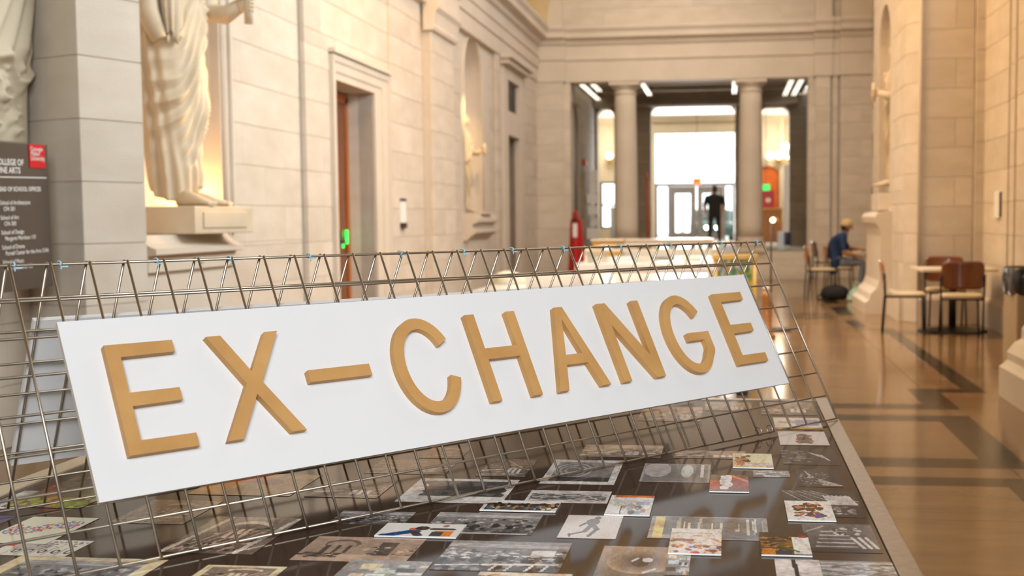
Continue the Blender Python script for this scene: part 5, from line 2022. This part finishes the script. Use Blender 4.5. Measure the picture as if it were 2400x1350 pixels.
rings = [[Vector((.13 * a * jit[i][k] * math.cos(2 * math.pi * k / 22), .11 * a * jit[i][k] * math.sin(2 * math.pi * k / 22), z)) for k in range(22)] for i, (z, a) in enumerate(((0, .8), (.03, 1.0), (.08, 1.0), (.13, .85), (.18, .55), (.22, .35), (.25, .42)))]
mb.rings(rings, smooth=False)
mb.build('bag_body', M['mint'], t)
MB().tube([(-.03, 0, .22), (-.05, 0, .28), (0, .01, .31), (.05, 0, .27), (.03, 0, .22)], .006).build('handle', M['mint'], t)

t = thing('trash_bin', 'square beige litter bin with a black liner at the right edge', 'bin', (2.66, 10.98, 0), math.radians(4))
MB().box((0, 0, .37), (.40, .40, .74), bev=.02).build('bin_body', M['beige_bin'], t)
mb = MB()
rings = []
for z, a in ((.66, .214), (.70, .222), (.80, .226), (.885, .222), (.90, .205), (.88, .19), (.70, .17)):
    ring = []
    for k in range(48):
        q = 2 * math.pi * k / 48
        c, s_ = math.cos(q), math.sin(q)
        e = 6
        rad = a / ((abs(c) ** e + abs(s_) ** e) ** (1 / e))
        rad += (.006 * math.sin(q * 11 + z * 30) + .005 * math.sin(q * 17 - z * 22)) * (z < .84)
        ring.append(Vector((rad * c, rad * s_, z + .008 * math.sin(q * 7) * (z < .68))))
    rings.append(ring)
mb.rings(rings, caps=False)
mb.build('bin_liner', M['bag_black'], t)

t = thing('floor_lamp', 'slim black floor lamp with a small glowing bulb', 'lamp', (.50, 14.5, 0))
MB().box((.06, 0, .014), (.34, .26, .028), bev=.006).build('base', M['dark_metal'], t)
MB().tube([(0, 0, .02), (0, 0, 1.30)], .011).build('pole', M['black'], t)
MB().tube([(0, 0, 1.30), (.02, 0, 1.345), (.07, 0, 1.33), (.11, 0, 1.24)], .008).build('arm', M['brass'], t)
MB().ball((.02, -.01, 1.315), .030, 14, 10).build('bulb', M['bulb'], t)

t = thing('wall_device', 'white wall-mounted box with a dark edge on the right wall', 'panel', (3.13, 14.58, 1.32))
MB().box((-.014, 0, .155), (.028, .27, .31), bev=.006).build('box_body', M['white'], t)
MB().box((-.013, -.139, .155), (.024, .012, .29), bev=.003).build('side_strip', M['dark_metal'], t)

# ================================================================== DISPLAY FURNITURE IN THE HALL
def white_table(name_label, x0, x1, y0, y1, z, th_=.06, leg=.05):
    t = thing('exhibit_table', name_label, 'table', ((x0 + x1) / 2, (y0 + y1) / 2, 0))
    w, d = x1 - x0, y1 - y0
    MB().box((0, 0, z - th_ / 2), (w, d, th_), bev=.015).build('tabletop', M['white_gloss'], t)
    lm = MB().box((0, 0, 0), (leg, leg, z - th_)).mesh('leg', M['white'])
    for sx in (-1, 1):
        for sy in (-1, 1):
            link('leg', lm, t, (sx * (w / 2 - .08), sy * (d / 2 - .08), (z - th_) / 2))
    return t


white_table('broad white exhibit table behind the sign, nearest row', -2.15, -.22, 9.9, 12.9, .76)
white_table('white exhibit table of the middle row with a thick rounded edge', -1.95, -.12, 15.2, 18.2, .78, .10, .07)
t = thing('glass_case', 'low glass-topped case with a pale frame on the white table', 'case', (-1.0, 16.6, .78))
fr_ = MB()
for r in rect_minus(-.85, .85, -1.3, 1.3, [(-.80, .80, -1.25, 1.25)]):
    fr_.box(((r[0] + r[1]) / 2, (r[2] + r[3]) / 2, .165), (r[1] - r[0], r[3] - r[2], .03))
fr_.build('frame', M['laminate'], t)
MB().box((0, 0, .172), (1.6, 2.5, .006)).build('glass_top', M['glass'], t)
for y in (-1.27, 1.27):
    MB().box((0, y, .075), (1.68, .006, .15)).build('glass_side', M['glass'], t)
for x in (-.82, .82):
    MB().box((x, 0, .075), (.006, 2.5, .15)).build('glass_side', M['glass'], t)
for sx in (-.82, .82):
    for sy in (-1.27, 1.27):
        MB().box((sx, sy, .075), (.03, .03, .15)).build('corner_post', M['laminate'], t)
for k, (x, y, w, d, m_, lab) in enumerate(((-.45, -.2, .34, .26, 'blue_white', 'pale blue folder inside the glass case'), (.1, .1, .3, .3, 'door_grey', 'grey booklet inside the glass case'), (.5, -.4, .26, .34, 'paper', 'cream sheet inside the glass case'))):
    tag(MB().box((0, 0, .02), (w, d, .04), bev=.006).build('booklet', M[m_], None, (-1.0 + x, 16.6 + y, .781)), lab, 'booklet')
t = thing('wooden_box', 'yellow pine box with a pale lid left on the far display', 'box', (-1.95, 19.6, 0))
MB().box((0, 0, .86), (.48, .48, .24), bev=.006).build('box_body', M['yellow_wood'], t)
MB().box((0, 0, .995), (.54, .54, .03), bev=.006).build('lid', M['laminate'], t)
MB().box((0, 0, .37), (.40, .40, .74)).build('stand', M['white'], t)
t = thing('exhibit_plinth', 'white far plinth with a thin pale edge board behind the glass case', 'plinth', (-1.05, 20.6, 0))
MB().box((0, 0, .48), (1.55, 1.0, .96), bev=.01).build('plinth_body', M['white'], t)
MB().box((0, 0, .975), (1.6, 1.05, .025), bev=.005).build('edge_board', M['laminate'], t)
MB().box((0, 0, .99), (1.5, .95, .012)).build('top_sheet', M['white_gloss'], t)

# crumpled white cloth lump on the left of the nearest exhibit table
t = thing('model', 'rounded white plaster model on the left end of the nearest white table', 'model', (-2.02, 10.9, .76))
mb = MB()
rr = random.Random(8)
ph = [(rr.uniform(0, 6), rr.uniform(2, 6), rr.uniform(-3, 3)) for _ in range(5)]
rings = []
for i in range(14):
    f_ = i / 13 * math.pi / 2
    rings.append([Vector(((.16 * math.cos(f_) + .002) * (1 + .10 * sum(math.sin(b * q + a + c * f_) for a, b, c in ph) / 2) * math.cos(q), (.14 * math.cos(f_) + .002) * (1 + .1 * math.sin(3 * q + 2 * f_)) * math.sin(q), .12 * math.sin(f_))) for q in [2 * math.pi * k / 30 for k in range(30)]])
mb.rings(rings)
mb.build('model_body', M['plaster'], t)

# yellow wooden trolley frame with a flowered cloth
t = thing('wooden_easel', 'yellow pine frame hung with a bright flowered cloth', 'easel', (.06, 12.2, 0))
MB().box((0, 0, 0.955), (.46, .07, .055), bev=.012).build('top_rail', M['yellow_wood'], t)
for x in (-.19, .195):
    MB().tube([(x, 0, .0), (x, 0, .94)], .021, 12).build('post', M['yellow_wood'], t)
MB().box((0, 0, .18), (.38, .04, .05), bev=.01).build('lower_rail', M['yellow_wood'], t)
for x in (-.19, .195):
    MB().box((x, 0, .02), (.05, .42, .04), bev=.01).build('foot', M['yellow_wood'], t)
p = Pic(56, 46, 900, (.16, .34, .14))
p.blobs(150, 0, 1, [(.10, .28, .10), (.25, .42, .16), (.66, .56, .5), (.75, .52, .04), (.42, .2, .55), (.72, .3, .12), (.6, .4, .62), (.12, .34, .2)], .05, .05)
p.ell(.5, .6, .1, .16, (.45, .2, .6))
p.ell(.72, .55, .09, .12, (.8, .6, .04))
A = p.a
w_, h_ = 56, 46
V = [(-.17 + .34 * i / w_, -.006 + .012 * math.sin(i * .55), .93 - .58 * j / h_) for j in range(h_ + 1) for i in range(w_ + 1)]
F = [(j * (w_ + 1) + i, j * (w_ + 1) + i + 1, (j + 1) * (w_ + 1) + i + 1, (j + 1) * (w_ + 1) + i) for j in range(h_) for i in range(w_)]
me = bpy.data.meshes.new('cloth')
me.from_pydata(V, [], F)
me.materials.append(M['print_matte'])
me.polygons.foreach_set('use_smooth', [True] * len(F))
ca = me.color_attributes.new('ink', 'FLOAT_COLOR', 'CORNER')
full = np.ones((len(F) * 4, 4), dtype=np.float32)
full[:, :3] = np.repeat(A.reshape(-1, 3), 4, axis=0)
ca.data.foreach_set('color', full.ravel())
me.update()
cl_ = link('cloth', me, t)
cl_['label'] = 'flower-printed green cloth'
md = cl_.modifiers.new('thick', 'SOLIDIFY')
md.thickness = .004
# rounded wooden post standing beside the lamp
t = thing('wooden_post', 'short round pale wood post on the floor by the black lamp', 'post', (.42, 13.6, 0))
MB().lathe([(.02, .0), (.10, .0), (.10, .03), (.055, .05), (.05, .40), (.058, .47), (.05, .51), (.02, .525)], n=24).build('post_body', M['chair_wood_light'], t)
MB().lathe([(.02, .525), (.035, .53), (.04, .56), (.02, .585), (.002, .59)], n=20).build('finial', M['laminate'], t)
t = thing('display_stand', 'small black foot of a stand on the floor behind the table', 'stand', (.10, 9.25, 0))
MB().box((0, 0, .03), (.09, .14, .06), bev=.008).build('foot', M['black'], t)
MB().tube([(0, 0, .05), (0, 0, .62)], .012).build('post', M['black'], t)
MB().box((-.22, 0, .63), (.5, .3, .02), bev=.004).build('shelf', M['white'], t)

# fire extinguisher on its red stand
t = thing('fire_extinguisher', 'red fire extinguisher on a red stand by the left jamb', 'extinguisher', (-3.26, 25.6, 0))
MB().prism([(-.19, .0), (.19, .0), (.125, 1.33), (-.125, 1.33)], lambda a, b, d: (a, d, b), .09, .13).box((0, .0, .02), (.40, .36, .04), bev=.01).build('stand', M['fire_red'], t)
MB().lathe([(.06, .06), (.085, .08), (.088, .12), (.088, 1.05), (.08, 1.12), (.055, 1.18), (.032, 1.21), (.03, 1.25)], n=24).build('cylinder', M['fire_red'], t)
cy_ = t.children[-1]
MB().box((0, -.02, 1.28), (.05, .10, .06), bev=.01).tube([(0, -.02, 1.31), (0, -.13, 1.36)], .011).build('valve', M['black'], t)
MB().tube([(.02, 0, 1.26), (.045, -.01, 1.34), (.03, -.02, 1.47), (-.01, -.02, 1.53), (-.035, -.02, 1.46), (-.04, -.03, 1.28)], .024).build('hose', M['fire_red'], t)
MB().box((0, -.092, 1.10), (.095, .006, .30)).build('white_label', M['white'], cy_)

# red alarm, pinned papers on the vestibule's left wall
t = thing('fire_alarm', 'small red alarm with a white strobe on the vestibule wall', 'alarm', (-3.52, 29.25, 2.62))
MB().box((.03, 0, .09), (.06, .16, .16), bev=.008).build('alarm_body', M['fire_red'], t)
MB().box((.055, .15, .09), (.05, .1, .1), bev=.01).build('strobe', M['white'], t)
rr = random.Random(21)
PL = ['topmost sheet pinned in a column on the vestibule wall', 'second sheet down pinned on the vestibule wall', 'third sheet down pinned on the vestibule wall', 'fourth sheet down pinned on the vestibule wall', 'fifth sheet down pinned on the vestibule wall', 'lowest sheet pinned in a column on the vestibule wall']
for k in range(6):
    o = MB().box((.012, 0, 0), (.006, rr.uniform(.22, .42), rr.uniform(.20, .30)), rot=Matrix.Rotation(rr.uniform(-1.0, -.55), 3, 'Z')).build('notice', M['white'], None, (-3.40, 30.1 + rr.uniform(-.2, .3), 2.42 - .29 * k))
    tag(o, PL[k], 'notice', 'sheets pinned on the vestibule wall')

# ================================================================== LOBBY THINGS
def sconce(x, y, z, dirx, label, n=3):
    t = thing('wall_sconce', label, 'lamp', (x, y, z))
    MB().box((0, 0, 0), (.12, .06, .34), bev=.02).build('backplate', M['brass'], t)
    for k in range(n):
        a = (k - (n - 1) / 2) * .30
        ar = MB().tube([(0, 0, -.06), (a * .6, -.16, -.12), (a, -.20, -.02)], .016).build('arm', M['brass'], t)
        MB().ball((a, -.20, .10), .125, 16, 10).build('globe', M['globe'], ar)


sconce(1.62, 39.8, 3.22, 0, 'cluster of white glowing globes right of the entrance', 3)
sconce(1.86, 37.6, 3.38, 0, 'second cluster of glowing globes, nearer and higher', 2)
sconce(-3.9, 39.8, 3.3, 0, 'single glowing globe lamp left of the entrance', 1)
t = thing('exit_sign', 'small orange lit sign hanging over the entrance doors', 'sign', (-1.02, 39.3, 2.43))
MB().box((0, 0, .09), (.27, .06, .19), bev=.01).build('sign_body', M['exit_orange'], t)
lettering('EXIT', .13, Matrix(((1, 0, 0, -.12), (0, 0, -1, -.032), (0, 1, 0, .045), (0, 0, 0, 1))), M['fire_red'], t, bold=.003)
MB().tube([(0, 0, .19), (0, 0, 2.45)], .008).build('rod', M['dark_metal'], t)
t = thing('exit_sign', 'green lit sign in front of the orange arch', 'sign', (1.15, 38.4, 2.17))
MB().box((0, 0, .10), (.27, .06, .2), bev=.01).build('sign_body', M['exit_green'], t)
MB().tube([(0, 0, .2), (0, 0, 2.72)], .008).build('rod', M['dark_metal'], t)
t = thing('poster_stand', 'dark red poster stand below the green sign', 'poster', (1.22, 38.6, .57))
MB().box((0, 0, 1.32), (.42, .03, .58), bev=.005).build('poster', M['poster_red'], t)
MB().ball((.02, -.02, 1.3), .08, 12, 8, sc=(1, .15, 1)).build('emblem', M['paper'], t)
MB().tube([(0, .03, 0), (0, .03, 1.05)], .02).box((0, 0, .015), (.4, .3, .03)).build('stand', M['dark_metal'], t)
t = thing('wooden_desk', 'honey wooden reception desk in the lobby behind the lamp', 'desk', (1.25, 37.4, .57))
MB().box((0, 0, .50), (.72, .5, 1.0), bev=.012).build('desk_body', M['chair_wood_light'], t)
MB().box((0, -.02, 1.02), (.80, .58, .04), bev=.008).build('desk_top', M['yellow_wood'], t)
t = thing('bottle_stand', 'pale blue stand with a dark blue container on the landing', 'stand', (1.27, 28.3, .57))
MB().box((-.07, 0, .22), (.16, .22, .44), bev=.05).build('stand_body', M['blue_white'], t)
MB().lathe([(.02, .12), (.07, .12), (.085, .18), (.085, .38), (.07, .42), (.02, .425)], (.07, -.05, 0), 20).build('container', M['blue_dark'], t)
t = thing('standing_panel', 'tall white standing panel on the landing beside the blue container', 'panel', (1.36, 29.2, .57))
MB().box((0, 0, 1.0), (.10, .3, 2.0), bev=.01).build('panel_body', M['white'], t)
t = thing('pole', 'thin orange-red pole left of the entrance view', 'pole', (-2.08, 31.2, .57))
MB().tube([(0, 0, 0), (0, 0, 1.72)], .035, 12).tube([(0, 0, 1.72), (-.05, .1, 1.95)], .03).build('pole_body', M['orange_arch'], t)
t = thing('board_easel', 'bluish white board on an easel glimpsed left of the column', 'board', (-3.18, 34.0, .57))
MB().box((0, 0, .62), (.3, .04, .95), bev=.01, rot=Matrix.Rotation(.15, 3, 'X')).build('board_panel', M['blue_white'], t)
for x in (-.12, .12):
    MB().tube([(x, -.06, 0), (x, .04, 1.2)], .014).build('leg', M['steel'], t)
MB().box((.16, .1, .13), (.2, .2, .26), bev=.02).build('base_box', M['black'], t)

# railing posts outside and a parked car with lit headlights
for k, (x, lab) in enumerate(((-1.62, 'left metal handrail just outside the entrance doors'), (-1.28, 'right metal handrail just outside the entrance doors'))):
    t = thing('handrail', lab, 'handrail', (x, 41.5, .4))
    MB().tube([(0, 0, 0), (0, 0, .95), (0, 2.2, .95), (0, 2.2, 0)], .03).build('rail', M['beige_bin'], t)
t = thing('car', 'dark green car with lit headlights parked outside the doors', 'car', (-.64, 46.0, .40))
prof = [(-.9, .25), (-.95, .55), (-.85, .72), (0.1, .85), (.6, 1.25), (2.0, 1.28), (2.7, .88), (3.2, .82), (3.25, .3)]
mb = MB()
rings = []
for x, f_ in ((-.80, .86), (-.70, .97), (-.35, 1.0), (.35, 1.0), (.70, .97), (.80, .86)):
    rings.append([Vector((x, a, .25 + (b - .25) * f_)) for a, b in prof])
mb.rings(rings, smooth=False)
mb.build('car_body', M['car'], t)
mb = MB()
for x in (-.45, .45):
    mb.ball((x * .42, -.93, .56), .085, 14, 8, sc=(1, .4, 1))
mb.build('headlight', M['headlight'], t)
MB().add([(-.6, .12, .87), (.6, .12, .87), (.55, .58, 1.22), (-.55, .58, 1.22)], [(0, 1, 2, 3)]).build('windscreen', M['black'], t)
for x in (-.72, .72):
    for y in (-.2, 2.5):
        MB().tube([(x - .09, y, .3), (x + .09, y, .3)], .3, 20).build('wheel', M['black'], t)
